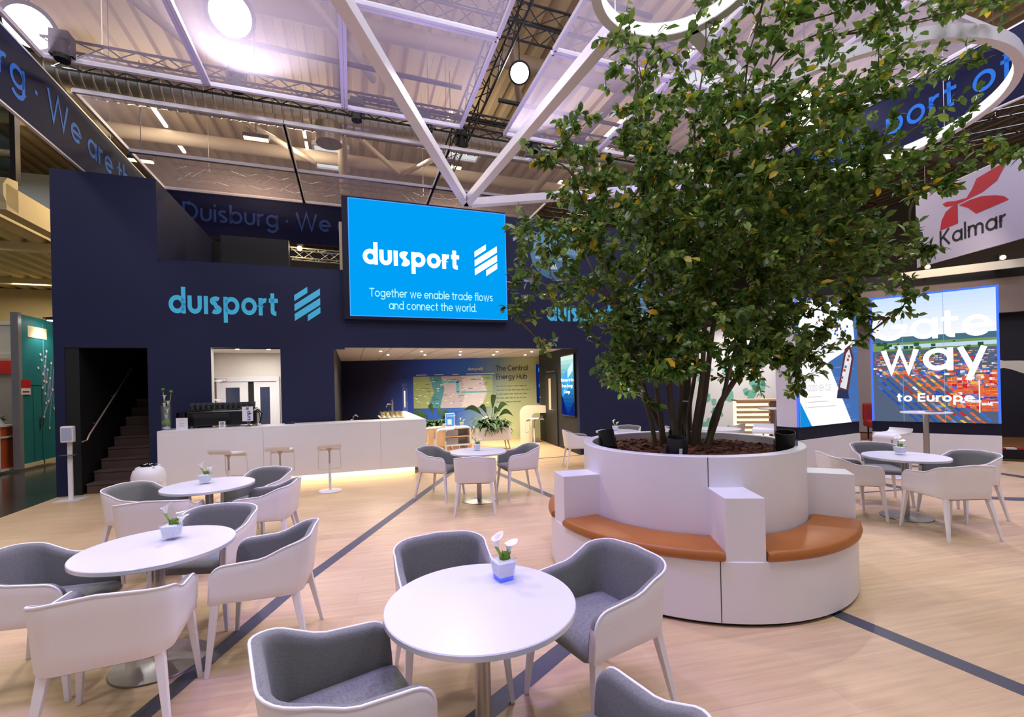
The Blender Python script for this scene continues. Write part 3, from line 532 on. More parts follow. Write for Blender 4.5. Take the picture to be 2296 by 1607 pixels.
# white light structure of square tubes and rings
Zv = 5.2; ap = Vector((-.79, 8.64, Zv))
def vbar(p, q, label): o = MB().bar(p, q, .135, .14).build('light_beam', M['frame'], None, bevel=.006); return tag(o, label, 'beam', 'white hanging light beams')
vbar(ap, (-2.24, -1.5, Zv), 'white square hanging beam running from its point above the big screen to the upper left')
vbar(ap, (1.10, 4.45, Zv), 'white square hanging beam running from the point to the small white ring')
vbar(ap + Vector((.1, 0, 0)), (5.0, 7.93, Zv), 'white square hanging beam running right from the point behind the tree')
vbar((1.84, 4.47, Zv), (3.08, 5.62, Zv), 'white square hanging beam joining the small ring towards the large ring')
def ring(c, r, label, wid=.085, hgt=.14):
    o = thing('ring_light', label, 'ring light', (c[0], c[1], Zv))
    MB().lathe([(r - wid / 2, -hgt / 2), (r + wid / 2, -hgt / 2), (r + wid / 2, hgt / 2), (r - wid / 2, hgt / 2), (r - wid / 2, -hgt / 2)], 72, caps=False).build('rim', M['frame'], o, 40)
    MB().lathe([(r - wid / 2 - .003, -hgt * .42), (r - wid / 2 - .003, hgt * .42)], 72, caps=False).build('glowing_band', M['ringl'], o)
    for k in range(3): t = 2.2 + k * 2.1; MB().tube([(r * math.cos(t), r * math.sin(t), 0), (r * math.cos(t), r * math.sin(t), 1.74)], .004, 4).build('cable', M['steel'], o)
ring((1.5, 3.85), .70, 'small white glowing ring at the top edge of the picture')
ring((4.62, 6.35), 1.70, 'large white glowing ring at the right around the blue banner lettering')
# lamps
def flood(s_, d_, z_, aim, label, m='lampw', size=.28, power=260, col=(1, .98, .95), ang=90):
    p = F(s_, d_, z_); o = thing('flood_light', label, 'lamp', p); q = (Vector(aim) - p).normalized().to_track_quat('-Z', 'Y'); o.rotation_mode = 'QUATERNION'; o.rotation_quaternion = q
    MB().lathe([(size * .5, .34), (size * .8, .2), (size * 1.06, 0), (size * 1.0, -.01)], 24).build('housing', M['black'], o, 40)
    MB().lathe([(0, -.04), (size * .6, -.03), (size, .0)], 24).build('lens', M[m], o, 60)  # oversized glowing lens also stands for the lamp's glare
    hq = MB().tube([p + Vector((0, 0, .1)), (p.x, p.y, 11.45)], .014, 6).build('hanger', M['black']); bpy.context.view_layer.update(); hq.parent = o; hq.matrix_parent_inverse = o.matrix_world.inverted()
    spot('flood_light_beam', p + (Vector(aim) - p).normalized() * .08, aim, power, col, ang, .7, .1)
flood(2.97, -1.2, 8.0, (0, 2.2, 1.0), 'bright white floodlight glaring through the second sheer panel', power=700, size=.36)
flood(-.3, .1, 8.0, (-1.5, 3, 1.0), 'bright white floodlight glaring over the left banner', power=600, size=.36)
flood(8.25, -.85, 8.35, (0.4, 3, 1.0), 'bright white floodlight in the open gap of the sheer ceiling', power=700, size=.22)
flood(14.3, -2.6, 7.75, (3.5, 2.5, 1.5), 'bright white floodlight glaring through the tree inside the large ring', power=800, size=.34)
for i, (px, X, Y) in enumerate(((0, -6.7, 12.2), (1, -1.7, 14.0), (2, -10.6, 13.2))):
    o = thing('bar_lamp', ('amber glowing bar lamp behind the sheer panels over the gallery', 'amber glowing bar lamp behind the white hanging beam', 'amber glowing bar lamp above the far end of the left banner')[i], 'lamp', (X, Y, 8.5), YAW)
    MB().cbox((0, 0, .05), (.62, .16, .1)).build('housing', M['black'], o); MB().tube([(0, 0, .1), (0, 0, 2.95)], .012, 6).build('hanger', M['black'], o); MB().cbox((0, -.01, -.01), (.58, .12, .05)).build('lens', M['lampa'], o)
    area('bar_lamp_light', (X, Y, 8.42), .5, 75, (1, .72, .38), (0, 0, YAW), .14)
for r_, (s_, ds) in enumerate(((-.8, (5.6, 7.2, 8.9)), (3.4, (6.6, 8.2)), (7.9, (4.9, 6.5)), (13.4, (-2.6, -.6, 3.6, 6, 8.4)), (17.5, (2, 4.5, 7)))):
    for i, d_ in enumerate(ds):
        o = FM().cbox((s_, d_, 10.45), (.09, 1.25, .07)).build('tube_lamp', M['tube']); tag(o, names[i] + ' slim glowing tube lamp of the ' + ('row left of the gallery', 'row over the upper gallery', 'row seen in the open gap', 'row above the tree', 'row at the far right')[r_], 'lamp', 'hall tube lamps')
for i, (s_, d_) in enumerate(((14.8, 1.2), (21.5, 1.0), (3.5, 9.2), (8.6, 6.8))):
    b = FM(); b.box((s_, d_, 11.3), (s_ + 1.3, d_ + 2.0, 11.36)); wn = b.build('window_%d' % (i + 1), M['sky']); struct(wn)
    b = FM(); [b.bar(p, q, .08, .16) for p, q in (((s_, d_, 11.3), (s_ + 1.3, d_, 11.3)), ((s_, d_ + 2, 11.3), (s_ + 1.3, d_ + 2, 11.3)), ((s_, d_, 11.3), (s_, d_ + 2, 11.3)), ((s_ + 1.3, d_, 11.3), (s_ + 1.3, d_ + 2, 11.3)), ((s_, d_ + 1, 11.28), (s_ + 1.3, d_ + 1, 11.28)))]; b.build('window_frame', M['frame'], wn)
lm = thing('gallery_lamp', 'small bright warm lamp on the silver truss in the upper gallery', 'lamp', F(3.62, 2.2, 5.16)); MB().blob((0, 0, 0), (.06, .06, .06)).build('bulb', M['lampa'], lm); MB().cbox((0, .06, .08), (.14, .1, .06)).build('housing', M['black'], lm)
pl_ = bpy.data.lights.new('gallery_glow', 'POINT'); pl_.energy = 16; pl_.color = (1, .8, .45); pl_.shadow_soft_size = .06; q = bpy.data.objects.new('gallery_glow', pl_); COL.objects.link(q); q.location = F(3.62, 2.05, 5.12)
# ================================================================== furniture
def make_chair(loc, rz, label, group):
    t = thing('armchair', label, 'chair', loc, rz, group)
    hw, Rr, yf, yb = .272, .115, -.25, .25; P, N = [], []
    ys = [yf, yf + .004, yf + .015, yf + .03, yf + .05, yf + .075, -.12, -.05, .0, .05]
    for y in ys: P.append((-hw, y)); N.append((-1, 0))
    for k in range(0, 8): a = math.pi - math.pi / 2 * k / 7; P.append((-hw + Rr + Rr * math.cos(a), yb - Rr + Rr * math.sin(a))); N.append((math.cos(a), math.sin(a)))
    P.append((0, yb)); N.append((0, 1))
    for p, n in list(zip(P, N))[-2::-1]: P.append((-p[0], p[1])); N.append((-n[0], n[1]))
    def sst(a, b, x): x = max(0, min(1, (x - a) / (b - a))); return x * x * (3 - 2 * x)
    Z = []
    for (x, y) in P:
        z = .655 + .012 * sst(-.2, 0, y) + .088 * sst(-.02, .25, y) + .026 * max(0, 1 - (x / .24) ** 2) * sst(.1, .25, y); q = y - yf; rr_ = .075
        if q < rr_: z -= rr_ - math.sqrt(max(0, rr_ * rr_ - (rr_ - q) ** 2))
        Z.append(z)
    zb = .425; th = .042
    def pt(i, v, inset): # v height 0..1
        x, y = P[i]; nx, ny = N[i]; zz = zb + (Z[i] - zb) * v; h = (zz - zb) / .35; fl = .010 * h + .034 * h * max(0, ny) - inset
        return Vector((x + nx * fl, y + ny * fl - (.022 * (1 - h) if abs(ny) < .01 else 0) * max(0, min(1, -y / .25)), zz))
    n = len(P); vv = [0, .04, .25, .5, .75, .95, 1]
    o = MB(); o.loft([[pt(i, v, 0 if .02 < v < .99 else .006) for i in range(n)] for v in vv], False, False)
    for i in (0, n - 1):
        a = [pt(i, v, 0) for v in vv]; b = [pt(i, v, th) for v in vv]; m_ = len(vv); o.add(a + b, [(k, k + 1, m_ + k + 1, m_ + k) for k in range(m_ - 1)])
    o.add([pt(i, 0, .006) for i in range(n)] + [pt(i, 0, th) for i in range(n)], [(i, i + 1, n + i + 1, n + i) for i in range(n - 1)])
    o.add([pt(i, 0.02, th) for i in range(n)], [tuple(range(n))])
    o.build('shell', M['leather'], t, 50)
    o = MB(); o.loft([[pt(i, v, th + .004 * math.sin(math.pi * v)) for i in range(n)] for v in (.08, .3, .6, .85, .96)] + [[pt(i, .985, th * .75) + Vector((0, 0, .004)) for i in range(n)], [pt(i, 1, th * .35) + Vector((0, 0, .004)) for i in range(n)], [pt(i, 1, .004) for i in range(n)]], False, False)
    o.build('inner_upholstery', M['fabric'], t, 70)
    o = MB(); o.tube([pt(0, 0.02, .004)] + [pt(i, 1, .004) + Vector((0, 0, .001)) for i in range(n)] + [pt(n - 1, 0.02, .004)], .0062, 6); o.build('piping', M['piping'], t, 180)
    out = []
    for cx_, cy_, a0 in ((.195, .125, 0), (-.195, .125, 90), (-.205, -.245, 180), (.205, -.245, 270)):
        rr_ = .10 if a0 < 180 else .04
        for k in range(6): a = R(a0 + 90 * k / 5); out.append((cx_ + (rr_ - (.07 if a0 < 180 else .01)) * math.cos(a) * (1.0), cy_ + rr_ * math.sin(a)))
    o = MB(); o.loft([[Vector((x * s, y * s, z)) for x, y in out] for s, z in ((.94, .408), (1.0, .418), (1.01, .44), (.99, .458), (.95, .470), (.85, .478), (.5, .484), (.05, .486))]); o.build('seat', M['fabric'], t, 60)
    for sx in (-1, 1):
        for sy in (-1, 1):
            o = MB(); x0, y0, x1, y1 = (sx * .246, -.243, sx * .282, -.285) if sy < 0 else (sx * .218, .198, sx * .272, .282)
            def sq(x, y, w_, z): return [Vector((x - w_, y - w_, z)), Vector((x + w_, y - w_, z)), Vector((x + w_, y + w_, z)), Vector((x - w_, y + w_, z))]
            o.loft([sq(x1, y1, .0115, 0), sq(x0 * .5 + x1 * .5, y0 * .5 + y1 * .5, .0165, .215), sq(x0, y0, .0215, .425), sq(x0, y0, .0215, .44)]); o.build('leg', M['leather'], t, None, .003)
    return t
chair0 = None
def chair(x, y, ang, label, group='white and grey armchairs'):
    global chair0
    rz = R(ang + 90)
    if chair0 is None: chair0 = make_chair((x, y, 0), rz, label, group); return chair0
    return dup(chair0, (x, y, 0), rz, label, group)
FT, LT, BT, CT, RT = 'the large front table', 'the oval looking table at the left', 'the small table by the bar', 'the middle table before the lounge', 'the table at the right before the container yard screen'
chair(.43, 2.43, 212, 'white armchair with grey inside right of the large front table, before the planter bench')
chair(-.40, 2.62, -70, 'white armchair with grey inside behind the large front table, facing the camera')
chair(-.668, 1.71, 33, 'white armchair with grey inside left of the large front table, cut by the picture bottom')
chair(.20, 1.37, 117, 'grey armchair at the bottom edge of the picture, right of the front table column')
chair(-2.86, 2.76, 12, 'white armchair cut by the left picture edge beside the left table')
chair(-2.06, 2.36, 113, 'white armchair seen from behind in front of the left table')
chair(-1.66, 3.06, 195, 'white armchair on the right of the left table, standing beside the grey floor band')
chair(-2.38, 3.52, -86, 'white armchair with grey inside behind the left table, facing the camera')
chair(-3.82, 4.72, -4, 'white armchair on the left of the table nearest the bar, beside the white bin')
chair(-3.27, 4.2, 108, 'white armchair seen from behind in front of the table nearest the bar')
chair(-2.57, 4.74, 192, 'white armchair seen from its side on the right of the table nearest the bar')
chair(-3.0, 5.35, -102, 'grey armchair behind the table nearest the bar, below the bar stools')
chair(-1.17, 7.12, -22, 'white armchair on the left of the middle table, beside the bar end')
chair(.08, 7.2, 200, 'white armchair on the right of the middle table before the lounge')
chair(-.53, 6.30, 90, 'white armchair seen straight from behind at the middle table')
chair(4.15, 5.66, -14, 'white armchair on the left of the right hand table, half behind the bench armrest')
chair(5.05, 6.3, -112, 'white armchair with grey inside behind the right hand table')
chair(5.42, 5.52, 186, 'white armchair with grey inside on the right of the right hand table')
chair(4.70, 4.93, 90, 'white armchair seen from behind in front of the right hand table')
chair(1.32, 9.35, 3, 'white armchair left of the planter, far back before the booth wall')
chair(2.45, 9.9, -120, 'grey armchair with only its back showing over the planter rim on the left')
chair(4.72, 9.98, 130, 'white armchair far behind the tree stems, right one of the two')
chair(3.5, 9.55, -20, 'white armchair far behind the tree stems, left one of the two')
def make_table(loc, label, rad=.425):
    t = thing('round_table', label, 'table', loc, 0, 'round white tables')
    MB().lathe([(0, .712), (rad - .006, .712), (rad, .716), (rad, .737), (rad - .004, .741), (0, .741)], 64).build('tabletop', M['top'], t, 30)
    MB().lathe([(.036, .012), (.036, .712)], 24).build('column', M['steel'], t, 40)
    MB().lathe([(0, .704), (.12, .704), (.12, .712), (0, .712)], 24).build('mounting_plate', M['steel'], t, 30)
    MB().lathe([(0, 0), (.255, 0), (.26, .004), (.255, .009), (.05, .016), (.036, .02), (0, .02)], 48).build('base', M['steel'], t, 30)
    return t
t0 = make_table((-.163, 2.05, 0), 'large round white table at the front, nearest the camera')
for x, y, l in ((-2.28, 2.9, 'round white table at the left with a flower glass, second nearest'), (-3.22, 4.8, 'round white table at the left nearest the bar'), (-.53, 6.85, 'round white table in the middle before the lounge'), (4.77, 5.55, 'round white table at the right before the container yard screen'), (2.12, 9.3, 'round white table far behind the planter rim on the left'), (4.2, 9.3, 'round white table far behind the tree stems')): dup(t0, (x, y, 0), 0, l)
def make_vase(loc, rz, label, glow=False, kind=0):
    v = thing('flower_glass', label, 'vase', loc, rz, None)
    def sq(h, z): return [Vector((x * h, y * h, z)) for x, y in ((-1, -1), (1, -1), (1, 1), (-1, 1))]
    b = MB(); b.loft([sq(.042, .0), sq(.055, .11), sq(.0505, .11), sq(.040, .012)]); b.build('glass', M['glass'], v, None, .003)
    b = MB(); b.loft([sq(.037, .022), sq(.0475, .092), sq(.03, .098)]); b.build('pebbles', M['pebble'], v)
    if glow: b = MB(); b.loft([sq(.036, .004), sq(.038, .02)]); b.build('blue_light', emis('blue_led', (60, 80, 255), 1.1), v)
    b = MB(); b.blob((.012, .005, .105), (.03, .028, .03), 10, 6); rg = random.Random(3)
    for i in range(14): a = rg.random() * 6.28; b.tube([(.012, .005, .1), (.012 + .035 * math.cos(a), .005 + .03 * math.sin(a), .12 + .02 * rg.random())], [.008, .002], 5)
    b.build('moss', M['moss'], v, 60)
    for i, (dx, dy, h, lean) in enumerate(((-.012, 0, .2, (-.026, 0)), (.02, .01, .155, (.02, .0))) if kind == 0 else ((-.012, .0, .205, (-.03, .01)), (.012, .005, .16, (.03, .01)), (.024, -.01, .14, (.04, -.01)))):
        tip = Vector((dx + lean[0], dy + lean[1], h)); f = thing('calla', None, None) if False else None
        st_ = MB(); st_.tube([(dx * .4, dy, .09), (dx, dy, .12), tip - Vector((0, 0, .03))], [.0055, .0065, .009], 8); so = st_.build('flower_stem', M['stem'], v, 60)
        pt_ = MB(); rings = []
        ax = Vector((lean[0] * 6, lean[1] * 6, 1)).normalized(); ux = Vector((1, 0, 0)) - ax * ax.x; ux.normalize(); uy = ax.cross(ux)
        for u, r_ in ((-.035, .008), (-.015, .012), (.008, .02), (.022, .033)):
            ring_ = []
            for k in range(14):
                a = 2 * math.pi * k / 14; sp = 1 + .35 * math.cos(a) * (u > 0); dz = (.012 * math.cos(a) if u > 0 else 0) - (.012 * abs(math.sin(a)) if u > .02 else 0)
                ring_.append(tip + ax * (u + dz) + (ux * math.cos(a) + uy * math.sin(a)) * r_ * sp)
            rings.append(ring_)
        pt_.loft(rings, False); po = pt_.build('petal', M['petal'], so, 80)
    return v
make_vase((-.065, 2.27, .741), .5, 'square flower glass glowing blue below with two white callas on the front table', True)
make_vase((-2.28, 3.02, .741), .25, 'square flower glass with three white callas on the left table', False, 1)
make_vase((-3.3, 4.86, .741), .2, 'square flower glass with white callas on the table nearest the bar')
make_vase((-.55, 6.9, .741), .1, 'square flower glass with white callas on the middle table')
make_vase((4.8, 5.65, .741), .3, 'square flower glass with white callas and moss on the right table')
make_vase((2.1, 9.35, .741), .1, 'square flower glass with callas on the far table behind the planter rim')

# ---- the round planter bench
PX, PY = 1.69, 4.45
pb = thing('planter_bench', 'large round white planter with a ring bench and tan leather cushions under the tree', 'planter', (PX, PY, 0))
MB().lathe([(.90, .9), (.90, 1.122), (.905, 1.127), (.985, 1.127), (.99, 1.122), (.99, .44), (.95, .44)], 96).build('drum', M['white'], pb, 30)
MB().lathe([(.9, .025), (1.325, .025), (1.33, .03), (1.33, .45), (1.325, .455), (.95, .455)], 96).build('bench_ring', M['white'], pb, 30)
MB().lathe([(.9, 0), (1.30, 0), (1.30, .026), (.9, .026)], 64).build('plinth', M['black'], pb)
MB().cyl((0, 0, .98), .905, .02, 48).build('soil', M['carpet'], pb)
for a in (258, 28, 140): b = MB(Matrix.Rotation(R(a), 4, 'Z')); b.box((.985, -.0025, .45), (.9915, .0025, 1.122)); b.box((1.326, -.0025, .03), (1.3315, .0025, .455)); b.build('panel_joint', M['black'], pb)
for i in range(5):
    a = 265.4 + 72 * i
    b = MB(Matrix.Rotation(R(a), 4, 'Z')); b.box((.96, -.135, .44), (1.322, .135, .893)); b.build('armrest_block', M['white'], pb, None, .004)
    a0, a1 = R(a + 6.3), R(a + 72 - 6.3); rings = []; n = 36
    prof = [(1.0, .458), (1.335, .458), (1.352, .468), (1.358, .49), (1.352, .52), (1.33, .534), (1.03, .54), (1.005, .53), (1.0, .51)]
    for k in range(n + 1):
        t = a0 + (a1 - a0) * k / n; e = 0.012 if k in (0, n) else 0; rings.append([Vector((r_ * math.cos(t), r_ * math.sin(t), z - e * (z > .5))) for r_, z in prof])
    MB().loft(rings).build('seat_cushion', M['tan'], pb, 50)
MB(Matrix.Translation((1.235, -.52, .3)) @ Matrix.Rotation(R(-22.8), 4, 'Z') @ Matrix.Rotation(R(90), 4, 'Y')).lathe([(.028, -.004), (.034, -.004), (.034, .004), (.028, .004)], 24).build('cable_cover', M['white'], pb)
mu = MB(); rg = random.Random(5); mu.lathe([(0, 1.06), (.4, 1.055), (.7, 1.04), (.88, 1.02), (.9, 1.0)], 40, (PX, PY, 0)); mu.c = [(70, 40, 30)] * len(mu.f)
for i in range(2600):
    r_ = .88 * math.sqrt(rg.random()); a = rg.random() * 6.283; z = 1.065 - .04 * (r_ / .88) ** 2 + rg.random() * .015; L_ = .025 + .05 * rg.random(); w_ = .012 + .02 * rg.random()
    mt_ = Matrix.Translation((PX + r_ * math.cos(a), PY + r_ * math.sin(a), z)) @ Matrix.Rotation(rg.random() * 6.28, 4, 'Z') @ Matrix.Rotation((rg.random() - .5) * 1.0, 4, 'X') @ Matrix.Rotation((rg.random() - .5) * .8, 4, 'Y')
    c = rg.choice(((112, 60, 42), (92, 50, 36), (130, 76, 54), (70, 40, 30), (104, 66, 50)))
    q = [mt_ @ Vector(p) for p in ((-L_, -w_, 0), (L_, -w_ * .7, 0), (L_ * .9, w_, 0), (-L_ * .9, w_ * .8, 0), (-L_, -w_, .008), (L_, -w_ * .7, .008), (L_ * .9, w_, .008), (-L_ * .9, w_ * .8, .008))]
    mu.add(q, [(4, 5, 6, 7), (0, 1, 5, 4), (1, 2, 6, 5), (2, 3, 7, 6), (3, 0, 4, 7)], c)
tag(mu.build('bark_mulch', M['mulch']), 'reddish brown bark mulch filling the round planter', 'mulch', None, 'stuff')
def uplight(x, y, rot, tilt, label, sticker=False):
    o = thing('planter_uplight', label, 'spotlight', (x, y, 1.08), R(rot), 'black uplights in the planter')
    o.rotation_euler = (R(tilt), 0, R(rot))
    MB().lathe([(.07, 0), (.075, .0), (.078, .02), (.078, .17), (.072, .17), (.070, .10), (0, .10)], 24).build('housing', M['black'], o, 40)
    if sticker: b = MB(); b.box((-.012, -.083, .03), (.012, -.079, .095)); b.build('sticker', M['white'], o); 
    [MB().box((x_ - .0035, -.015, -.06), (x_ + .0035, .015, .1)).build('bracket', M['black'], o) for x_ in (-.0865, .0865)]
uplight(.93, 4.45, 20, -16, 'black can uplight at the left rim of the planter')
uplight(1.345, 3.77, 5, 8, 'black can uplight with a white sticker at the front rim of the planter', True)
uplight(2.39, 4.0, -25, 12, 'black can uplight at the right rim of the planter')
uplight(1.80, 4.98, 0, -6, 'black can uplight behind the stems in the planter')
spot('planter_uplight_beam', (1.0, 4.3, 1.3), (1.5, 4.4, 3.6), 14, (.75, .7, 1), 80, .8, .06); spot('planter_uplight_beam', (2.35, 4.1, 1.3), (2.2, 4.3, 3.8), 14, (.75, .7, 1), 80, .8, .06)
spot('planter_uplight_beam', (1.4, 3.85, 1.25), (1.6, 4.1, 3.6), 12, (.8, .8, 1), 80, .8, .06)

# ---- the bar
bar = thing('bar_counter', 'long white bar counter with warm light glowing along its foot', 'bar counter', F(1.66, -.75), YAW)
Lb = 4.46
b = MB(); b.box((0, 0, .16), (Lb, .05, 1.06)); b.box((0, .05, .16), (.05, .65, 1.06)); b.build('front_panel', M['white'], bar, None, .003)
b = MB(); b.prism([(0, 0), (Lb, 0), (Lb, 3.6), (Lb - .65, 3.6), (Lb - .65, .62), (0, .62)], 1.06, 1.09); b.build('worktop', M['white'], bar, None, .003)
b = MB(); b.box((Lb - .05, .05, .16), (Lb, 3.6, 1.06)); b.box((Lb - .65, .6, .16), (Lb - .6, 3.6, 1.06)); b.build('return_panel', M['white'], bar)
b = MB(); b.box((.1, .16, 0), (Lb - .22, .2, .165)); b.build('lit_plinth', mat('plinth_white_glow', (240, 226, 205), .5, emit=(255, 205, 150), es=.35), bar)  # strip light falling on the plinth is put in as emission
b = MB(); b.box((.1, .13, .15), (Lb - .22, .155, .16)); b.build('light_strip', M['warm'], bar)
for x in (1.57, 3.58): b = MB(); b.box((x, -.0015, .16), (x + .004, .004, 1.09)); b.build('panel_joint', M['grey'], bar)
area('bar_foot_light', F(3.8, -.66, .15), 4.2, 8, (1, .74, .46), (R(180) * 0, 0, YAW), .08, None)
area('bar_foot_light', F(4.0, -.62, .12), 4.0, 4, (1, .74, .46), (R(70), 0, YAW), .08, None)
def bar_item(s_, d_=-.4, z=1.09): return F(s_, d_, z)
cm = thing('coffee_machine', 'long black espresso machine standing on the white bar', 'coffee machine', bar_item(1.98, -.42), YAW)
b = MB(); b.box((.0, 0, .03), (1.1, .36, .30)); b.build('body', M['blackg'], cm, None, .02)
b = MB(); b.box((.1, -.008, .17), (.66, .005, .25)); b.build('front_recess', M['black'], cm, None, .008)
b = MB(); b.box((.04, .02, .31), (1.06, .34, .325)); b.tube([(.03, .03, .32), (.03, .03, .40), (1.07, .03, .40), (1.07, .03, .32)], .007, 6); b.build('cup_rail', M['black'], cm)
for x in (.06, 1.04): b = MB(); b.cyl((x, .08, 0), .025, .035, 12); b.cyl((x, .28, 0), .025, .035, 12); b.build('foot', M['steel'], cm)
b = MB(); b.tube([(1.1, .1, .26), (1.14, .06, .2), (1.15, .06, .05)], .008, 6); b.tube([(1.1, .06, .3), (1.19, 0, .22), (1.15, -.02, .04)], .012, 6); b.build('steam_wand', M['blackg'], cm, 50)
cup = None
for r_ in range(2):
    for i in range(12):
        p = F(2.06 + i * .085, -.36 + r_ * .14, 1.415); 
        if cup is None:
            cup = MB().lathe([(.026, 0), (.034, .05), (.036, .11), (.034, .115), (.03, .11), (.0, .1)], 12).build('stacked_cup', mat('dark_cup', (52, 54, 58), .4), None, 40); cup.location = p; tag(cup, 'dark cup in the row on top of the espresso machine', 'cup', 'dark cups on the espresso machine')
        else:
            c = cup.copy(); COL.objects.link(c); c.location = p
vs = thing('tall_vase', 'tall glass cylinder vase with long callas at the left end of the bar', 'vase', bar_item(1.70, -.45))
MB().lathe([(.08, 0), (.083, .42), (.079, .42), (.076, .01), (0, .01)], 28).build('glass', M['glass'], vs, 40)
MB().lathe([(0, .012), (.055, .012), (.057, .05), (0, .06)], 20).build('pebbles', M['pebble'], vs); MB().blob((0, 0, .12), (.07, .07, .055)).build('moss', M['moss'], vs, 60)
for i, (dx, h, lx) in enumerate(((-.02, .46, -.03), (.0, .60, -.025), (.03, .36, .02), (.02, .50, .035), (.01, .26, .0), (-.03, .70, -.045), (.03, .66, .09))):
    b = MB(); b.tube([(dx * .4, 0, .06), (dx, .01, .3 if h > .4 else .15), (lx, 0, h - .04)], .005, 6); so = b.build('flower_stem', M['stem'], vs, 60)
    if i < 5: MB().lathe([(.006, -.06), (.011, -.03), (.022, 0), (.036, .012)], 12, (lx, 0, h - .01)).build('petal', M['petal'], so, 80)
    else: MB().blob((lx, 0, h), (.028, .025, .022)).build('flower_head', M['moss'], so, 80)
jar = MB().lathe([(.09, 0), (.09, .28), (.086, .28), (.084, .01), (0, .01)], 24).build('glass_jar', glassy('dark_glass', (90, 80, 96), .6), None, 40); jar.location = bar_item(1.90, -.32); tag(jar, 'dark glass cylinder between the tall vase and the espresso machine', 'jar')
def card(name, s_, w_, h_, label, mt='white', d_=-.6, post=0.0):
    o = thing(name, label, 'sign', bar_item(s_, d_), YAW); b = MB(); b.box((0, 0, post), (w_, .012, post + h_)); b.build('card', M[mt], o)
    if post: b = MB(); b.box((w_ / 2 - .006, .002, 0), (w_ / 2 + .006, .01, post)); b.box((w_ / 2 - .05, -.03, 0), (w_ / 2 + .05, .04, .006)); b.build('stand', M['steel'], o)
    return o
c1 = card('counter_card', 1.885, .17, .2, 'white menu card standing left of the espresso machine'); b = MB(); [b.rect(.05, z, .12, z + .006, -.002) for z in (.06, .1, .16)]; b.build('print', M['grey'], c1)
c2 = card('counter_card', 2.52, .1, .115, 'small pale card with dark print in front of the espresso machine', 'offw'); b = MB(); b.rect(.02, .055, .08, .1, -.002); b.rect(.03, .02, .07, .04, -.002); b.build('print', M['grey'], c2)
c3 = card('counter_sign', 2.88, .17, .26, 'white upright sign with blue sideways lettering on the bar', 'white', -.58, .1)
b = MB(); put_text(b, 'du\u0131sport', -.29, -.10, .05, .26, .2, -.003); b.v = [Vector((v.z + .18, v.y, -v.x - .01)) for v in b.v]; emblem(b, .06, .295, .045, -.003); b.build('print', mat('blue_print', (40, 90, 180), .6), c3)
kn = MB(); kn.cbox((0, 0, .01), (.16, .1, .02)); kn.tube([(-.05, 0, .02), (.02, 0, .03), (.1, 0, .022)], .01, 6); o = kn.build('card_reader', M['blackg']); o.location = bar_item(3.62, -.35); o.rotation_euler = (0, 0, YAW); tag(o, 'small flat black card reader on the bar', 'card reader')
# glasses on a tray, taps
tr = thing('glass_tray', 'pale tray under the rows of glasses at the bar corner', 'tray', F(5.28, .0, 1.09), YAW); b = MB(); b.box((0, 0, 0), (.5, .9, .02)); b.build('tray', M['offw'], tr)
gl = None
for i in range(5):
    for j in range(7):
        p = F(5.33 + i * .1, .07 + j * .125, 1.11)
        if gl is None: gl = MB().lathe([(.028, 0), (.034, .1), (.031, .1), (.026, .006), (0, .006)], 12).build('drinking_glass', glassy('tumbler', (252, 250, 242), .86), None, 40); gl.location = p; tag(gl, 'clear drinking glass standing in rows on the tray at the bar corner', 'glass', 'drinking glasses on the tray')
        else: c = gl.copy(); COL.objects.link(c); c.location = p
tp = thing('beer_tap', 'chrome tap column at the bar corner', 'tap', F(5.60, .95, 1.09), YAW); MB().lathe([(.045, 0), (.03, .02), (.03, .34), (0, .35)], 16).build('column', M['steel'], tp, 40); b = MB(); b.tube([(0, 0, .26), (-.1, -.04, .27), (-.13, -.05, .2)], .012, 8); b.build('spout', M['steel'], tp, 50); b = MB(); b.tube([(0, -.03, .3), (0, -.1, .4)], .012, 8); b.build('handle', M['blackg'], tp)
tp = thing('water_tap', 'small curved tap behind the bar front', 'tap', F(4.75, .2, 1.04), YAW); b = MB(); b.tube([(0, 0, -.1), (0, 0, .1), (.05, 0, .14), (.1, 0, .1)], .012, 8); b.build('spout', M['steel'], tp, 50); b = MB(); b.tube([(-.05, 0, .04), (.0, 0, .05)], .01, 6); b.build('lever', M['steel'], tp)
ds = thing('menu_stand', 'thin upright clear menu stand at the far bar end', 'sign', F(6.02, 2.0, 1.09), YAW); b = MB(); b.box((-.035, 0, .14), (.0, .012, .56)); b.build('card', M['white'], ds); b = MB(); b.box((-.07, -.002, 0), (.06, .0, .75)); b.build('clear_sheet', M['glass'], ds)
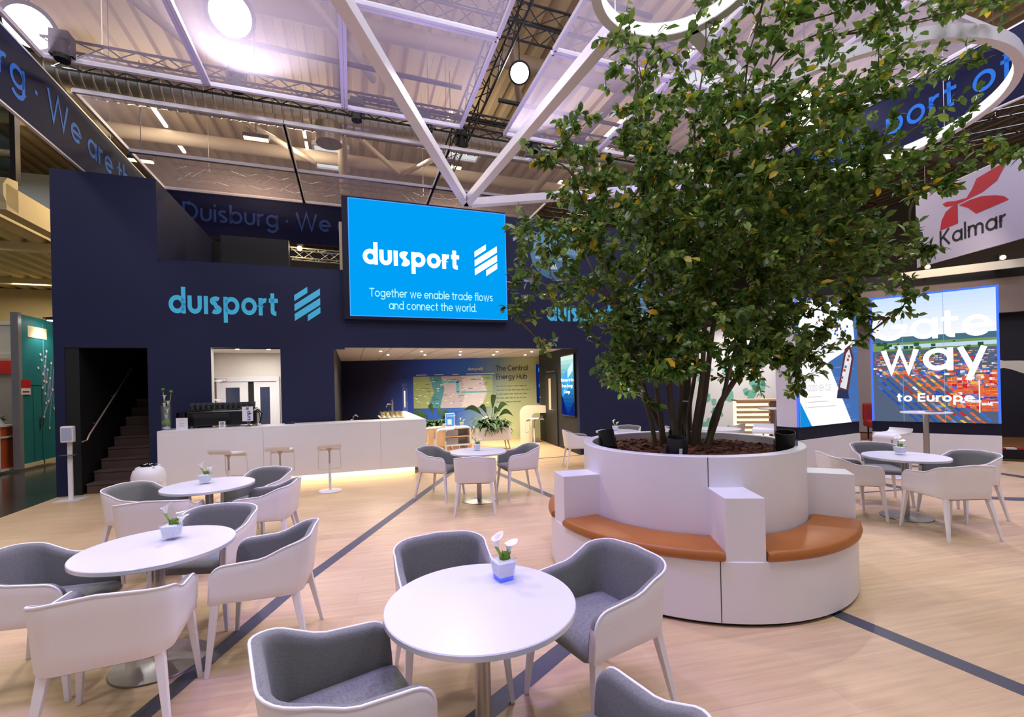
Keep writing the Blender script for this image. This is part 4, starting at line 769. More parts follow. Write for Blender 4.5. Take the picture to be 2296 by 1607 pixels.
# bar stools
def make_stool(loc, rz, label):
    t = thing('bar_stool', label, 'stool', loc, rz, 'white bar stools')
    MB().lathe([(0, 0), (.185, 0), (.19, .006), (.18, .012), (.03, .02), (.022, .03), (0, .03)], 36).build('base', M['white'], t, 40)
    MB().lathe([(.022, .02), (.022, .47), (.0, .47)], 16).build('lower_column', M['white'], t, 40)
    MB().lathe([(.015, .46), (.015, .66), (.03, .69), (.075, .725), (0, .726)], 16).build('gas_lift', M['steel'], t, 40)
    path = [(-.13, .004), (0, 0), (.1, 0), (.15, -.012), (.185, -.036), (.2, -.07)]; b = MB(); rings = []
    for y, z in [(-.232, .075), (-.222, .045), (-.2, .02), (-.17, .008)] + path:
        w_ = .185 if y > -.2 else .18; rings.append([Vector((x, y, .745 + z + h)) for x, h in ((-w_, -.012), (w_, -.012), (w_ + .004, 0), (w_, .014), (-w_, .014), (-w_ - .004, 0))])
    b.loft(rings); b.build('seat', M['white'], t, 40, .004)
    b = MB(); b.tube([(-.17, .17, .74), (-.18, .2, .6), (-.18, .21, .36), (-.165, .215, .345), (.165, .215, .345), (.18, .21, .36), (.18, .2, .6), (.17, .17, .74)], .008, 8); b.build('footrest', M['white'], t, 50)
    return t
s0 = make_stool(F(4.36, -1.55), YAW + .05, 'white bar stool at the bar, rightmost of the three at the front')
dup(s0, F(3.60, -1.5), YAW - .05, 'white bar stool at the bar, middle one of the three at the front')
dup(s0, F(2.86, -1.5), YAW - .35, 'white bar stool at the bar, leftmost of the three at the front')
dup(s0, F(6.75, .55), YAW + 1.4, 'white stool beside the right end of the bar, before the shelf unit')
dup(s0, F(6.6, 1.15), YAW + 1.2, 'white stool at the far side of the bar end, beside the potted plants')
dup(s0, (6.45, 7.75, 0), 1.9, 'white bar stool left of the high table at the container yard screen')
dup(s0, (4.95, 9.0, 0), 2.6, 'white bar stool behind the right rim of the planter')
def make_high(loc, label):
    t = thing('high_table', label, 'table', loc, 0, 'white high tables')
    MB().lathe([(0, 1.09), (.33, 1.09), (.335, 1.1), (.33, 1.112), (0, 1.112)], 48).build('tabletop', M['top'], t, 30); MB().lathe([(.04, .01), (.04, 1.09)], 24).build('column', M['steel'], t, 40); MB().lathe([(0, 0), (.26, 0), (.26, .01), (.04, .02), (0, .02)], 40).build('base', M['white'], t, 30); return t
h0 = make_high((6.9, 7.6, 0), 'white high table before the container yard screen'); dup(h0, (5.55, 9.6, 0), 0, 'white high table behind the tree, left of the ship screen')
b = MB(); b.box((-.1, -.07, 0), (.1, .07, .008)); o = b.build('leaflet', mat('leaflet_print', (120, 60, 60), .6)); o.location = (7.0, 7.55, 1.113); tag(o, 'small dark red leaflet on the high table', 'leaflet')

# bin, sanitiser stand
bn = thing('waste_bin', 'white round topped waste bin beside the bar', 'bin', (-4.98, 6.2, 0), .3)
MB().lathe([(0, 0), (.18, 0), (.185, .02), (.185, .52), (0, .52)], 32).build('body', M['white'], bn, 40); MB().lathe([(.192, .515), (.192, .60), (.17, .68), (.11, .73), (.0, .74)], 32).build('lid', M['white'], bn, 60)
MB().lathe([(.1, .738), (.1, .752), (.05, .758), (0, .758)], 24).build('opening_rim', M['blackg'], bn, 40); b = MB(); b.box((-.04, -.19, .44), (.04, -.182, .48)); b.build('label_plate', M['steel'], bn)
for i in range(4): a = .8 + i * 1.57; b = MB(); b.tube([(.03 * math.cos(a), .03 * math.sin(a), .76), (.15 * math.cos(a), .15 * math.sin(a), .72)], .008, 6); b.build('rib', M['white'], bn)
sd_ = thing('sanitiser_stand', 'slim white hand sanitiser stand at the corner of the navy wall', 'sanitiser stand', (-7.33, 7.52, 0), .35)
b = MB(); b.box((-.17, -.15, 0), (.17, .15, .008)); b.build('base_plate', M['white'], sd_); b = MB(); b.box((-.03, -.015, 0), (.03, .015, 1.0)); b.build('post', M['white'], sd_)
b = MB(); b.box((-.11, -.09, .74), (.11, .02, .748)); b.build('drip_tray', M['steel'], sd_); b = MB(); b.box((-.085, -.1, .95), (.085, .0, 1.22)); b.build('dispenser', M['white'], sd_, None, .02); b = MB(); b.box((-.06, -.106, .99), (.07, -.099, 1.19)); b.build('front_window', M['bluew'], sd_)

# ---- lounge furniture
def leggy(mb, pts, h, r=.018):
    for x, y, dx, dy in pts: mb.tube([(x, y, h), (x + dx, y + dy, 0)], [r, r * .6], 8)
def fern(parent, spots, n, L, rg, wd=.03):
    for x, y, z in spots:
        b = MB()
        for i in range(n):
            a = rg.random() * 6.283; l = L * (.6 + .5 * rg.random()); up_ = .5 + .9 * rg.random(); d = Vector((math.cos(a), math.sin(a), 0)); s = Vector((-d.y, d.x, 0)); pr = None; vs, fs = [], []
            for k in range(6): t = k / 5; c = Vector((x, y, z)) + d * l * t * .8 + Vector((0, 0, l * (up_ * t - 1.0 * t * t))); w_ = wd * math.sin(math.pi * min(.98, t * .9 + .08)); vs += [c - s * w_, c + s * w_ ]
            b.add(vs, [(2 * k, 2 * k + 1, 2 * k + 3, 2 * k + 2) for k in range(5)])
        b.build('foliage', M['green'], parent, 180)
def big_leaves(parent, base, tips, wd=.07):
    for tip in tips:
        b0, t_ = Vector(base), Vector(tip); mid = b0.lerp(t_, .38) + Vector((0, 0, .16)); b = MB(); b.tube([b0, b0.lerp(mid, .5) + Vector((0, 0, .05)), mid], .008, 5); so = b.build('leaf_stalk', M['green'], parent, 60)
        d = (t_ - mid); s = d.cross(Vector((.3, 1, .2))).normalized(); b = MB(); vs = []
        for k in range(8): t = k / 7; c = mid + d * t + Vector((0, 0, .10 * math.sin(math.pi * t) - .12 * t * t)); w_ = wd * math.sin(math.pi * min(.99, .06 + t * .94)) ** .8; vs += [c - s * w_, c - Vector((0, 0, .012)), c + s * w_]
        b.add(vs, [f for k in range(7) for f in ((3 * k, 3 * k + 1, 3 * k + 4, 3 * k + 3), (3 * k + 1, 3 * k + 2, 3 * k + 5, 3 * k + 4))]); b.build('leaf_blade', M['green'], so, 180)
def planter(loc, rz, label, w_, dp, tips, seed, fl=.55):
    t = thing('plant_box', label, 'plant', loc, rz); b = MB(); b.box((0, 0, .27), (w_, dp, .62)); b.build('box', M['white'], t, None, .004)
    for x, y, dx, dy in ((.08, .06, -.06, -.05), (w_ - .08, .06, .06, -.05), (.08, dp - .06, -.06, .05), (w_ - .08, dp - .06, .06, .05)): b = MB(); leggy(b, [(x, y, dx, dy)], .28, .022); b.build('leg', M['ply'], t, 60)
    rg = random.Random(seed); fern(t, [(w_ * .25, dp * .4, .6), (w_ * .5, dp * .5, .62), (w_ * .75, dp * .5, .6)], 60, fl, rg, .045); big_leaves(t, (w_ * .5, dp * .5, .6), tips); return t
planter((-.98, 12.0, 0), .25, 'right white plant box with big green leaves on slanting wooden legs', .95, .5, ((.1, .2, 1.25), (.55, .1, 1.6), (.95, .2, 1.3), (-.3, .2, 1.2), (1.1, .3, 1.0), (.7, .2, 1.15)), 7)
planter((-2.55, 12.15, 0), .25, 'left plant box with dark drooping leaves behind the bar end', .95, .45, ((.3, .1, 1.35), (.95, .1, 1.0), (-.2, .2, 1.05), (.75, .2, 1.15), (.0, .2, .95), (1.0, .2, .85)), 8)
bs = thing('lounge_bench', 'corner bench with pale wooden base and blue seat pads in the lounge', 'bench', (-2.62, 13.0, 0), .05)
b = MB(); b.box((0, 0, .26), (1.25, .55, .46)); b.box((1.0, -.45, .26), (1.45, .55, .46)); b.build('base', M['ply'], bs, None, .004); b = MB(); b.box((0, 0, .46), (1.25, .55, .52)); b.box((1.0, -.45, .46), (1.45, .55, .52)); b.build('seat_pad', M['bluecush'], bs, None, .02)
for x, y in ((.1, .05), (1.3, .5), (.1, .5), (1.38, -.4), (1.06, -.4)): b = MB(); leggy(b, [(x, y, 0.04, -.02)], .27, .025); b.build('leg', M['ply'], bs, 60)
cu = thing('cushion', 'small grey scatter cushion leaning in the corner of the blue bench', 'cushion', (-.75, 13.2, .52), .2); cu_b = MB(); cu_b.blob((0, 0, .17), (.2, .08, .17), 12, 8); cu_b.build('pad', M['grey'], cu, 80)
su = thing('shelf_unit', 'low white and wood shelf unit with grey boxes before the lounge bench', 'shelf', F(6.95, 1.7), YAW + .02)
b = MB(); [b.box(*q) for q in (((0, 0, .2), (.04, .42, .68)), ((.66, 0, .2), (.70, .42, .68)), ((0, 0, .64), (.7, .42, .68)), ((0, 0, .2), (.7, .42, .235)), ((.02, .4, .2), (.68, .42, .68)))]; b.build('carcass', M['white'], su); b = MB(); b.box((.04, .01, .425), (.66, .4, .45)); b.build('shelf_board', M['ply'], su)
b = MB(); b.box((-.65, .02, .2), (0, .42, .68)); b.build('side_cabinet', M['ply'], su)
for x, y in ((.06, .05), (.62, .05), (.06, .36), (.62, .36), (-.6, .06), (-.3, .06)): b = MB(); leggy(b, [(x, y, .01, -.02)], .21, .02); b.build('leg', M['ply'], su, 60)
for i, (x, z, l) in enumerate(((.06, .24, 'grey storage box in the lower left cell of the low shelf'), (.06, .455, 'grey storage box in the upper left cell of the low shelf'))): b = MB(); b.box((x, .03, z), (x + .3, .38, z + .17)); o = b.build('storage_box', M['grey']); o.location = F(6.95, 1.7); o.rotation_euler = (0, 0, YAW + .02); tag(o, l, 'box')
ts = thing('tabletop_sign', 'small blue sign standing on the low shelf unit', 'sign', F(7.02, 1.9, .68), YAW); b = MB(); b.box((0, 0, .0), (.24, .02, .36)); b.build('board', M['frame'], ts); b = MB(); b.rect(.015, .02, .225, .34, -.002); b.build('print', mat('sky_blue_glow_print', (40, 130, 210), .5, emit=(30, 120, 210), es=.3), ts); b = MB(); put_text(b, 'du\u0131sport', .04, .27, .03, .25, .2, -.004); b.rect(.05, .06, .16, .2, -.004); b.build('lettering', M['white'], ts)  # the sign's blue print is given a weak glow
make_vase(F(7.45, 1.9, .68), .2, 'square flower glass with callas on the low shelf unit')
cc = thing('curved_counter', 'cream counter with a rounded upper corner by the green lounge wall', 'counter', (.22, 14.0, 0), .0)
b = MB(); oc = [(0, 0)] + [(.28 - .28 * math.cos(R(a)), .82 + .28 * math.sin(R(a))) for a in range(0, 91, 10)] + [(.95, 1.10), (.95, .98)] + [(.30 - .16 * math.sin(R(a)), .82 + .16 * math.cos(R(a))) for a in range(0, 91, 15)] + [(.14, 0)]
# front band: an outer arch minus its inner opening, built as a swept strip
outer = [(0, 0), (0, .4)] + [(.26 - .26 * math.cos(R(a)), .84 + .26 * math.sin(R(a))) for a in range(0, 91, 10)] + [(1.0, 1.10)]
inner = [(.36, 0), (.36, .4)] + [(.46 - .10 * math.cos(R(a)), .78 + .10 * math.sin(R(a))) for a in range(0, 91, 10)] + [(1.0, .88)]
rings = [[Vector((o_[0], -.3, o_[1])), Vector((i_[0], -.3, i_[1])), Vector((i_[0], .3, i_[1])), Vector((o_[0], .3, o_[1]))] for o_, i_ in zip(outer, inner)]
MB().loft(rings).build('arch', mat('cream_lacquer', (236, 226, 204), .4), cc, 40); b = MB(); b.box((.4, -.1, .66), (1.0, .25, .70)); b.build('inner_shelf', M['white'], cc)
bt = thing('bottle', 'slim clear bottle on the curved cream counter', 'bottle', (.86, 14.0, 1.1)); MB().lathe([(0, 0), (.03, 0), (.03, .13), (.012, .18), (.012, .24), (0, .24)], 14).build('glass', M['glass'], bt, 50); b = MB(); b.cyl((0, 0, .24), .014, .02, 10); b.build('cap', M['white'], bt)
dup(s0, (.62, 13.3, 0), 1.2, 'white bar stool under the curved cream counter')
# ================================================================== the tree
rg = random.Random(21)
tree = thing('potted_tree', 'tall multi stemmed leafy green tree growing out of the round white planter', 'tree', (PX, PY, 1.03)); T0 = Vector((PX, PY, 1.03))
def bez(a, b, c, n): return [a * (1 - t) ** 2 + b * 2 * t * (1 - t) + c * t * t for t in (i / n for i in range(n + 1))]
nodes = []                                   # (point, direction, depth)
def add_nodes(pts, dep):
    for i in range(1, len(pts)): nodes.append((pts[i], (pts[i] - pts[i - 1]).normalized(), dep))
stems = [((-.30, -.02), (.55, 4.3, 3.9)), ((-.22, .08), (1.15, 4.0, 4.8)), ((-.12, -.06), (1.45, 4.9, 5.1)), ((-.02, .1), (1.95, 4.35, 5.3)), ((.05, -.05), (2.1, 3.8, 4.6)), ((.12, .06), (2.75, 4.75, 4.9)), ((.18, -.06), (3.0, 4.1, 4.1)), ((-.16, .14), (.75, 5.0, 3.3)), ((.2, .08), (3.35, 4.6, 3.4)), ((.08, .14), (2.4, 5.3, 4.4))]
for i, ((dx, dy), tp_) in enumerate(stems):
    a = T0 + Vector((dx, dy, 0)); c = Vector(tp_); b = Vector((a.x * .62 + c.x * .38, a.y * .7 + c.y * .3, a.z + (c.z - a.z) * .55)); pts = bez(a, b, c, 22)
    pts = [p + Vector((.018 * math.sin(i + j * .9), .018 * math.cos(i * 2 + j * .8), 0)) * (0 < j < 22) for j, p in enumerate(pts)]
    m = MB(); r0 = .024 + .005 * (i % 3); m.tube([p - T0 for p in pts], [r0 * (1 - .8 * j / 22) for j in range(23)], 8); m.build('stem', M['bark'], tree, 60); add_nodes(pts[6:], 0)
br, lf = MB(), MB(); LC = []
def leaf(p, d, nrm, L):
    s = d.cross(nrm).normalized(); u = s.cross(d).normalized(); w_ = L * .27; dr = -u * L * .10
    q = rg.random(); g = rg.random()
    if q < .018: c = (226, 186, 40)
    elif q < .04: c = (186, 176, 60)
    elif q < .3: c = (int(118 + 30 * g), int(144 + 30 * g), int(58 + 20 * g))
    else: c = (int(66 + 36 * g), int(98 + 36 * g), int(38 + 18 * g))
    o = len(lf.v); lf.v += [p, p + d * L * .28 + s * w_ * .85 + u * L * .06, p + d * L * .62 + s * w_ + u * L * .05, p + d * L + dr, p + d * L * .62 - s * w_ + u * L * .05, p + d * L * .28 - s * w_ * .85 + u * L * .06, p + d * L * .32, p + d * L * .64 + dr * .3]
    lf.f += [(o, o + 6, o + 1), (o + 1, o + 6, o + 7, o + 2), (o + 2, o + 7, o + 3), (o, o + 5, o + 6), (o + 6, o + 5, o + 4, o + 7), (o + 7, o + 4, o + 3)]; lf.c += [c] * 6
def rnd(): return Vector((rg.gauss(0, 1), rg.gauss(0, 1), rg.gauss(0, 1))).normalized()
def leaves_along(pts, n, f0=.25, L0=.068):
    m_ = len(pts) - 1
    for k in range(n):
        t = (f0 + (1 - f0) * ((k + rg.random()) / n)) * m_; i = min(m_ - 1, int(t)); p = pts[i].lerp(pts[i + 1], t - i); td = (pts[i + 1] - pts[i]).normalized()
        d = (td * .55 + rnd() * .9 + Vector((0, 0, -.22))).normalized(); nr = (Vector((0, 0, 1)) + rnd() * .75).normalized(); leaf(p + rnd() * .012, d, nr, L0 * (.62 + .75 * rg.random()))
def grow(tip, n_leaf, dep_max=3, f0=.3, r0=None, L0=.075, sag=.05):
    best, bc = None, 1e9
    for p, d, dep in nodes:
        if dep > dep_max: continue
        v = tip - p; L = v.length
        if L < .08: continue
        cst = L + (.9 * max(0, p.z - tip.z + .05)) + .35 * (1 - v.normalized().dot(d)) * min(L, 1) + .06 * dep
        if cst < bc: bc, best = cst, (p, d, dep)
    p, d, dep = best; L = (tip - p).length; ctrl = p + d * L * .38 + (tip - p) * .22 + Vector((0, 0, .10 * L)); n = max(4, int(L / .07)); pts = bez(p, ctrl, tip, n)
    r0 = r0 or (.0035 + .006 * min(1, L)); br.tube([q - T0 for q in pts], [r0 * (1 - .75 * i / n) for i in range(n + 1)], 4, False); add_nodes(pts, dep + 1); leaves_along(pts, n_leaf, f0 if L < .7 else max(f0, .4), L0)
# reaching sprays that give the crown its outline, then the body of the crown
ROLL_C, ROLL_S = math.cos(_r), math.sin(_r)
sprays = [(.05, 4.3, 2.45), (.12, 4.5, 3.0), (.30, 4.2, 3.75), (.62, 4.4, 4.25), (1.0, 4.3, 4.65), (.35, 4.6, 2.05), (.55, 4.5, 4.0), (.10, 4.1, 2.65), (.22, 4.7, 3.35), (1.75, 4.2, 5.35), (1.55, 4.5, 5.0), (2.7, 4.2, 5.3), (2.3, 4.4, 4.95), (3.1, 4.3, 5.0), (3.5, 4.2, 5.2), (3.95, 4.3, 5.2), (4.45, 4.2, 5.15), (4.75, 4.4, 5.3), (4.3, 4.4, 4.65), (4.35, 4.3, 3.85), (4.7, 4.35, 3.95), (4.65, 4.4, 4.85), (4.0, 4.2, 3.45), (3.95, 4.3, 2.9), (3.7, 4.2, 2.6), (3.5, 4.2, 2.25), (3.2, 4.2, 2.35), (3.2, 4.2, 2.0), (2.9, 4.2, 1.85), (2.5, 4.0, 1.65), (2.3, 4.2, 1.55), (1.05, 4.3, 1.72), (.85, 4.3, 1.9), (4.1, 4.4, 4.2), (3.7, 4.5, 4.7), (3.6, 4.6, 4.1), (1.35, 4.2, 1.5), (2.0, 3.3, 4.9), (2.9, 3.4, 4.6), (1.2, 3.5, 4.2)]
for q in sprays:
    tip = Vector(q); grow(tip, 26, 2, .45, .012)
    p_, d_, _ = nodes[-1]
    for k in range(9):
        i = -1 - int(rg.random() * 8); c = nodes[max(i, -len(nodes))][0]; grow(c + rnd() * (.10 + .16 * rg.random()) + Vector((0, 0, .02)), 10, 3, .2)
tips = []
while len(tips) < 1250:
    u = rnd() * rg.random() ** .42
    if rg.random() < .72: p = Vector((1.90 + 1.58 * u.x, 4.4 + 1.3 * u.y, 3.1 + 1.42 * u.z))
    else: p = Vector((2.45 + 1.75 * u.x, 4.4 + 1.35 * u.y, 3.75 + 1.25 * u.z))
    if p.z < 2.0 and abs(p.x - 1.75) < .55 and rg.random() < .5: continue
    if p.z < 1.66: continue
    tips.append(p)
for k in range(150): tips.append(Vector((.95 + .75 * rg.random(), 3.75 + .7 * rg.random(), 1.75 + .75 * rg.random())) if k % 3 else Vector((2.0 + .75 * rg.random(), 3.8 + .7 * rg.random(), 1.8 + .7 * rg.random())))
tips.sort(key=lambda p: (p - Vector((1.75, 4.45, 1.8))).length)
for p in tips: grow(p, 22, 3, .15)
br.build('branches', M['bark'], tree); lf.v = [v - T0 for v in lf.v]; lfo = lf.build('foliage', M['leaf'], tree, 180)

# ================================================================== right side: tall screens, banner, neighbours
def tower(loc, rz, w_, zb, zt, label, zbase=.54):
    o = thing('display_tower', label, 'screen', loc, rz)
    b = MB(); b.box((-.0, .0, 0), (w_, .45, zbase)); b.build('plinth', M['white'], o, None, .004)
    b = MB(); b.box((.0, .02, zbase), (w_, .43, zb)); b.build('lower_band', M['navyd'], o)
    b = MB(); b.box((0, .04, zb), (w_, .43, zt)); b.build('housing', M['frame'], o)
    b = MB(); e = .035
    for q in ((0, zb, e, zt), (w_ - e, zb, w_, zt), (0, zt - e, w_, zt)): b.rect(*q, .02)
    b.build('glowing_edge', M['lededge'], o); return o
g1 = tower((7.78, 9.85, 0), R(-38.7), 1.93, .77, 3.42, 'tall portrait screen showing a container yard with large white lettering')
gw, gh, x0, z0 = 1.85, 2.61, .04, .77
b = MB(); rg = random.Random(8)
for j in range(10): t = j / 10; b.rect(x0, z0 + gh * (.66 + .34 * t), x0 + gw, z0 + gh * (.66 + .34 * (t + .1)), 0, (int(246 - 48 * t), int(248 - 26 * t), 252))
b.rect(x0, z0 + gh * .60, x0 + gw, z0 + gh * .68, -.001, (70, 110, 130)); b.rect(x0, z0 + gh * .57, x0 + gw, z0 + gh * .635, -.002, (120, 150, 90)); b.rect(x0 + gw * .15, z0 + gh * .585, x0 + gw, z0 + gh * .615, -.003, (190, 216, 236)); b.rect(x0, z0, x0 + gw, z0 + gh * .57, -.002, (84, 98, 122))
for i in range(44): x, z, s_ = rg.random() * .95, .5 + .12 * rg.random(), .01 + .02 * rg.random(); b.rect(x0 + gw * x, z0 + gh * z, x0 + gw * min(1, x + s_ * 1.6), z0 + gh * (z + s_), -.004, rg.choice(((50, 90, 50), (70, 110, 60), (40, 80, 60))))
cc_ = ((226, 90, 50), (220, 110, 60), (40, 80, 180), (60, 110, 210), (236, 236, 240), (200, 40, 50), (236, 190, 70), (230, 120, 70), (120, 140, 190), (230, 150, 110))
for j in range(30):
    t = j / 30; z = .54 - .44 * t; s_ = .008 + .024 * t
    for i in range(int(40 - 20 * t)):
        x = rg.random()
        if x < .2 + .3 * t and t > .4: continue
        if t > .45 and (.30 + .1 * t) < x < .62 and rg.random() < .85: continue
        w_ = s_ * (1.4 + 1.6 * rg.random()); b.rect(x0 + gw * x, z0 + gh * z, x0 + gw * min(1, x + w_), z0 + gh * (z + s_ * (.5 + .6 * rg.random())), -.005 - .0001 * j, rg.choice(cc_))
for j in range(9):                            # freight trains on slanting tracks
    for i in range(14):
        xa = -.12 + j * .075 + i * .038; za = .40 - i * .032 - j * .002; 
        if xa < 0 or za < 0 or xa > .9: continue
        c = rg.choice(cc_[2:4] if j < 3 else cc_); b.flat([(x0 + gw * xa, z0 + gh * (za + .012)), (x0 + gw * (xa + .034), z0 + gh * max(0, za - .016)), (x0 + gw * (xa + .055), z0 + gh * max(.003, za - .010)), (x0 + gw * (xa + .022), z0 + gh * (za + .018))], -.009, c)
for (xa, za) in ((.62, .28), (.74, .22), (.86, .2), (.64, .15), (.76, .11), (.9, .3), (.88, .09)):
    for i in range(4):
        for k in range(3): b.rect(x0 + gw * min(.96, xa + i * .04), z0 + gh * (za + k * .022), x0 + gw * min(1, xa + i * .04 + .037), z0 + gh * (za + k * .022 + .019), -.010, rg.choice(cc_[:2] + cc_[:2] + cc_[4:6]))
b.rect(x0 + gw * .86, z0 + gh * .08, x0 + gw * .87, z0 + gh * .32, -.011, (240, 240, 245)); b.build('picture', M['pic'], g1)
b = MB(); put_text(b, 'Gate', .04, z0 + 1.70, .415, .2, .12, -.014, 'l', 1.0); put_text(b, 'way', .17, z0 + 1.05, .45, .2, .12, -.014, 'l', 1.0); put_text(b, 'to Europe', .42, z0 + .42, .125, .26, .14, -.014, 'l', 1.1); b.build('lettering', M['ledw'], g1)
b = MB(); [b.rect(x0 + gw * x, z0, x0 + gw * x + .006, z0 + gh, -.013) for x in (.26, .6)]; b.build('panel_seam', emis('screen_seam', (150, 190, 240), .8), g1)
g2 = tower((5.42, 8.62, 0), R(27.9), 2.2, .79, 3.28, 'tall portrait screen showing a ship beside white slanting text field')
gw, gh, x0, z0 = 2.12, 2.45, .04, .79
b = MB(); b.rect(x0, z0, x0 + gw, z0 + gh, 0, (70, 110, 176)); rg = random.Random(12)
for i in range(40): x, z = .35 + .6 * rg.random(), rg.random() * .9; b.rect(x0 + gw * x, z0 + gh * z, x0 + gw * min(1, x + .1), z0 + gh * (z + .006), -.001, (96, 136, 196))
X = lambda x: x0 + gw * x; Z_ = lambda z: z0 + gh * z
b.flat([(X(0), Z_(0)), (X(.86), Z_(0)), (X(.38), Z_(.62)), (X(0), Z_(.62))], -.003, (250, 250, 252)); b.flat([(X(0), Z_(.5)), (X(.45), Z_(.5)), (X(.95), Z_(.66)), (X(.9), Z_(1)), (X(0), Z_(1))], -.0035, (246, 248, 252)); b.flat([(X(.88), Z_(1)), (X(1), Z_(1)), (X(1), Z_(.84))], -.004, (20, 130, 220))
b.flat([(X(0), Z_(0)), (X(.18), Z_(0)), (X(0), Z_(.2))], -.004, (20, 140, 220)); b.flat([(X(.62), Z_(.26)), (X(.8), Z_(.24)), (X(.92), Z_(.55)), (X(.86), Z_(.66)), (X(.76), Z_(.62))], -.005, (96, 52, 60)); b.flat([(X(.66), Z_(.30)), (X(.77), Z_(.28)), (X(.88), Z_(.54)), (X(.84), Z_(.62)), (X(.78), Z_(.58))], -.006, (226, 224, 228)); b.flat([(X(.6), Z_(.21)), (X(.82), Z_(.2)), (X(.8), Z_(.27)), (X(.62), Z_(.28))], -.006, (46, 52, 84))
for k in range(8): b.rect(X(.66 + .022 * k), Z_(.34 + .03 * k), X(.70 + .022 * k), Z_(.36 + .03 * k), -.007, ((170, 60, 50), (90, 110, 160), (240, 240, 240))[k % 3])
for k in range(26): x, z = .3 + .5 * rg.random(), .66 + .28 * rg.random(); b.rect(X(x), Z_(z), X(x + .03), Z_(z + .02), -.006, rg.choice(((60, 60, 80), (40, 110, 210), (180, 60, 60), (210, 220, 235), (90, 100, 120))))
b.build('picture', M['pic'], g2)
b = MB(); put_text(b, 'HEAVY', .2, z0 + .86, .085, .14, .14, -.01, 'l', .72); put_text(b, 'GOODS VEHICLE', .2, z0 + .68, .085, .14, .14, -.01, 'l', .72)
for j in range(3): b.rect(.22, z0 + .56 - j * .1, .25, z0 + .58 - j * .1, -.01); b.rect(.3, z0 + .562 - j * .1, .75 + .25 * j, z0 + .575 - j * .1, -.01)
b.build('lettering', emis('pale_grey_text', (206, 196, 206), 1.0), g2)

kb = thing('hanging_banner', 'tall pale lilac banner with a dark red emblem above dark lettering at the right', 'banner', (12.95, 14.45, 5.15), math.atan2(-3.9, .12))
b = MB(); b.box((0, 0, 0), (3.7, .06, 2.2)); b.build('cloth', M['lilac'], kb)
b = MB(); put_text(b, 'Kalmar', .76, .44, .335, .2, .14, -.006, 'l', .90); b.build('lettering', M['ink'], kb)
b = MB(); ex0, ez0 = .78, .97; S = 1.65
def em(pts): b.flat([(ex0 + x * 1.85, ez0 + z * 1.7) for x, z in pts], -.006)
em([(0, -.03), (.29, -.01), (.29, .32), (.19, .31), (.10, .26), (.03, .14)])
em([(.307, .288), (.446, .183), (.558, .042), (1, .076), (.94, .155), (.833, .219), (.639, .292), (.47, .305)])
em([(.371, .318), (.661, .352), (.854, .44), (1, .683), (.575, .607), (.51, .47), (.425, .36)]); em([(.05, .42), (.1, .345), (.25, .312), (.371, .318), (.425, .36), (.25, .385), (.12, .43)])
b.build('emblem', M['crimson'], kb); b = MB(); b.bar((0, .03, 2.2), (3.7, .03, 2.2), .05); b.build('top_rail', M['frame'], kb)
for x in (.3, 3.4): b = MB(); b.tube([(x, .03, 2.2), (x, .03, 4.6)], .006, 4); b.build('cable', M['steel'], kb)

# neighbouring stand behind the screens
nb = thing('neighbour_stand', 'dim neighbouring stand with a grey brown fascia behind the tall screens', 'stand', (8.6, 15.2, 0), R(-30))
b = MB(); b.box((0, 0, 3.4), (12, .5, 4.35)); b.build('fascia', mat('taupe_fascia', (150, 134, 132), .6), nb)
b = MB(); b.box((.0, -.02, 4.35), (12, .55, 4.75)); b.build('dark_crown', M['black'], nb)
b = MB(); b.box((0, .3, 0), (.5, .6, 3.4)); b.box((1.2, .5, 0), (3.4, .7, 3.4)); b.build('pale_column', mat('taupe_wall', (170, 154, 156), .6), nb)
b = MB(); b.box((-1, 3.0, 0), (12, 3.1, 3.4)); b.build('dark_back_wall', M['navyd'], nb)
b = MB(); b.box((3.4, .3, 0), (12, .4, 3.4)); b.build('dark_side_wall', mat('dark_plum', (28, 24, 40), .6), nb)
b = MB(); b.rect(1.35, 3.5, 1.6, 3.95, -.006); put_text(b, 'o', 1.75, 3.5, .34, .3, y=-.006); b.build('lettering', M['crimson'], nb)
b = MB(); rings = []
for k in range(25): t = k / 24; h = .09 + .12 * abs(math.cos(t * 9)); rings.append([(5.0 + 4 * t, 1.9 + .1 * math.sin(t * 12) - h), (5.0 + 4 * t, 1.9 + .1 * math.sin(t * 12) + h)])
for p, q in zip(rings, rings[1:]): b.flat([p[0], q[0], q[1], p[1]], .29)
b.build('wave_print', M['offw'], nb)
for i in range(2): o = thing('clip_spotlight', ('left' if i == 0 else 'right') + ' small lit spotlight on the neighbouring fascia below the lilac banner', 'lamp', (12.05 + i * 1.25, 13.1 - i * .85, 4.86)); MB().blob((0, 0, 0), (.06, .06, .06)).build('bulb', M['lampa'], o); MB().box((-.06, .04, -.3), (.06, .16, .09)).build('housing', M['black'], o)
b = MB(); b.box((0, 0, 0), (2.6, .08, .22)); o = b.build('fascia_board', M['offw']); o.location = (11.3, 13.2, 4.5); o.rotation_euler = (0, 0, R(-34)); tag(o, 'pale board with lit edge below the lilac banner', 'board')
area('fascia_light', (11.6, 12.3, 5.0), 2, 16, (1, .8, .5), (R(60), 0, R(-30)))
fl = MB(); fl.prism([(6.5, 11.4), (9.6, 8.6), (22, 4), (26, 18), (10, 24)], -.05, -.03); struct(fl.build('floor_neighbour', M['brown']))
hz = MB()
st_ = MB(); A0, B0 = Vector((5.6, 12.6, 0)), Vector((9.2, 10.0, 0)); C0, D0 = Vector((9.65, 9.35, 0)), Vector((14.5, 7.0, 0))
hz_o = thing('step_edge', 'dark platform edge with red and white hazard tape behind the tall screens', 'platform edge', (0, 0, 0))
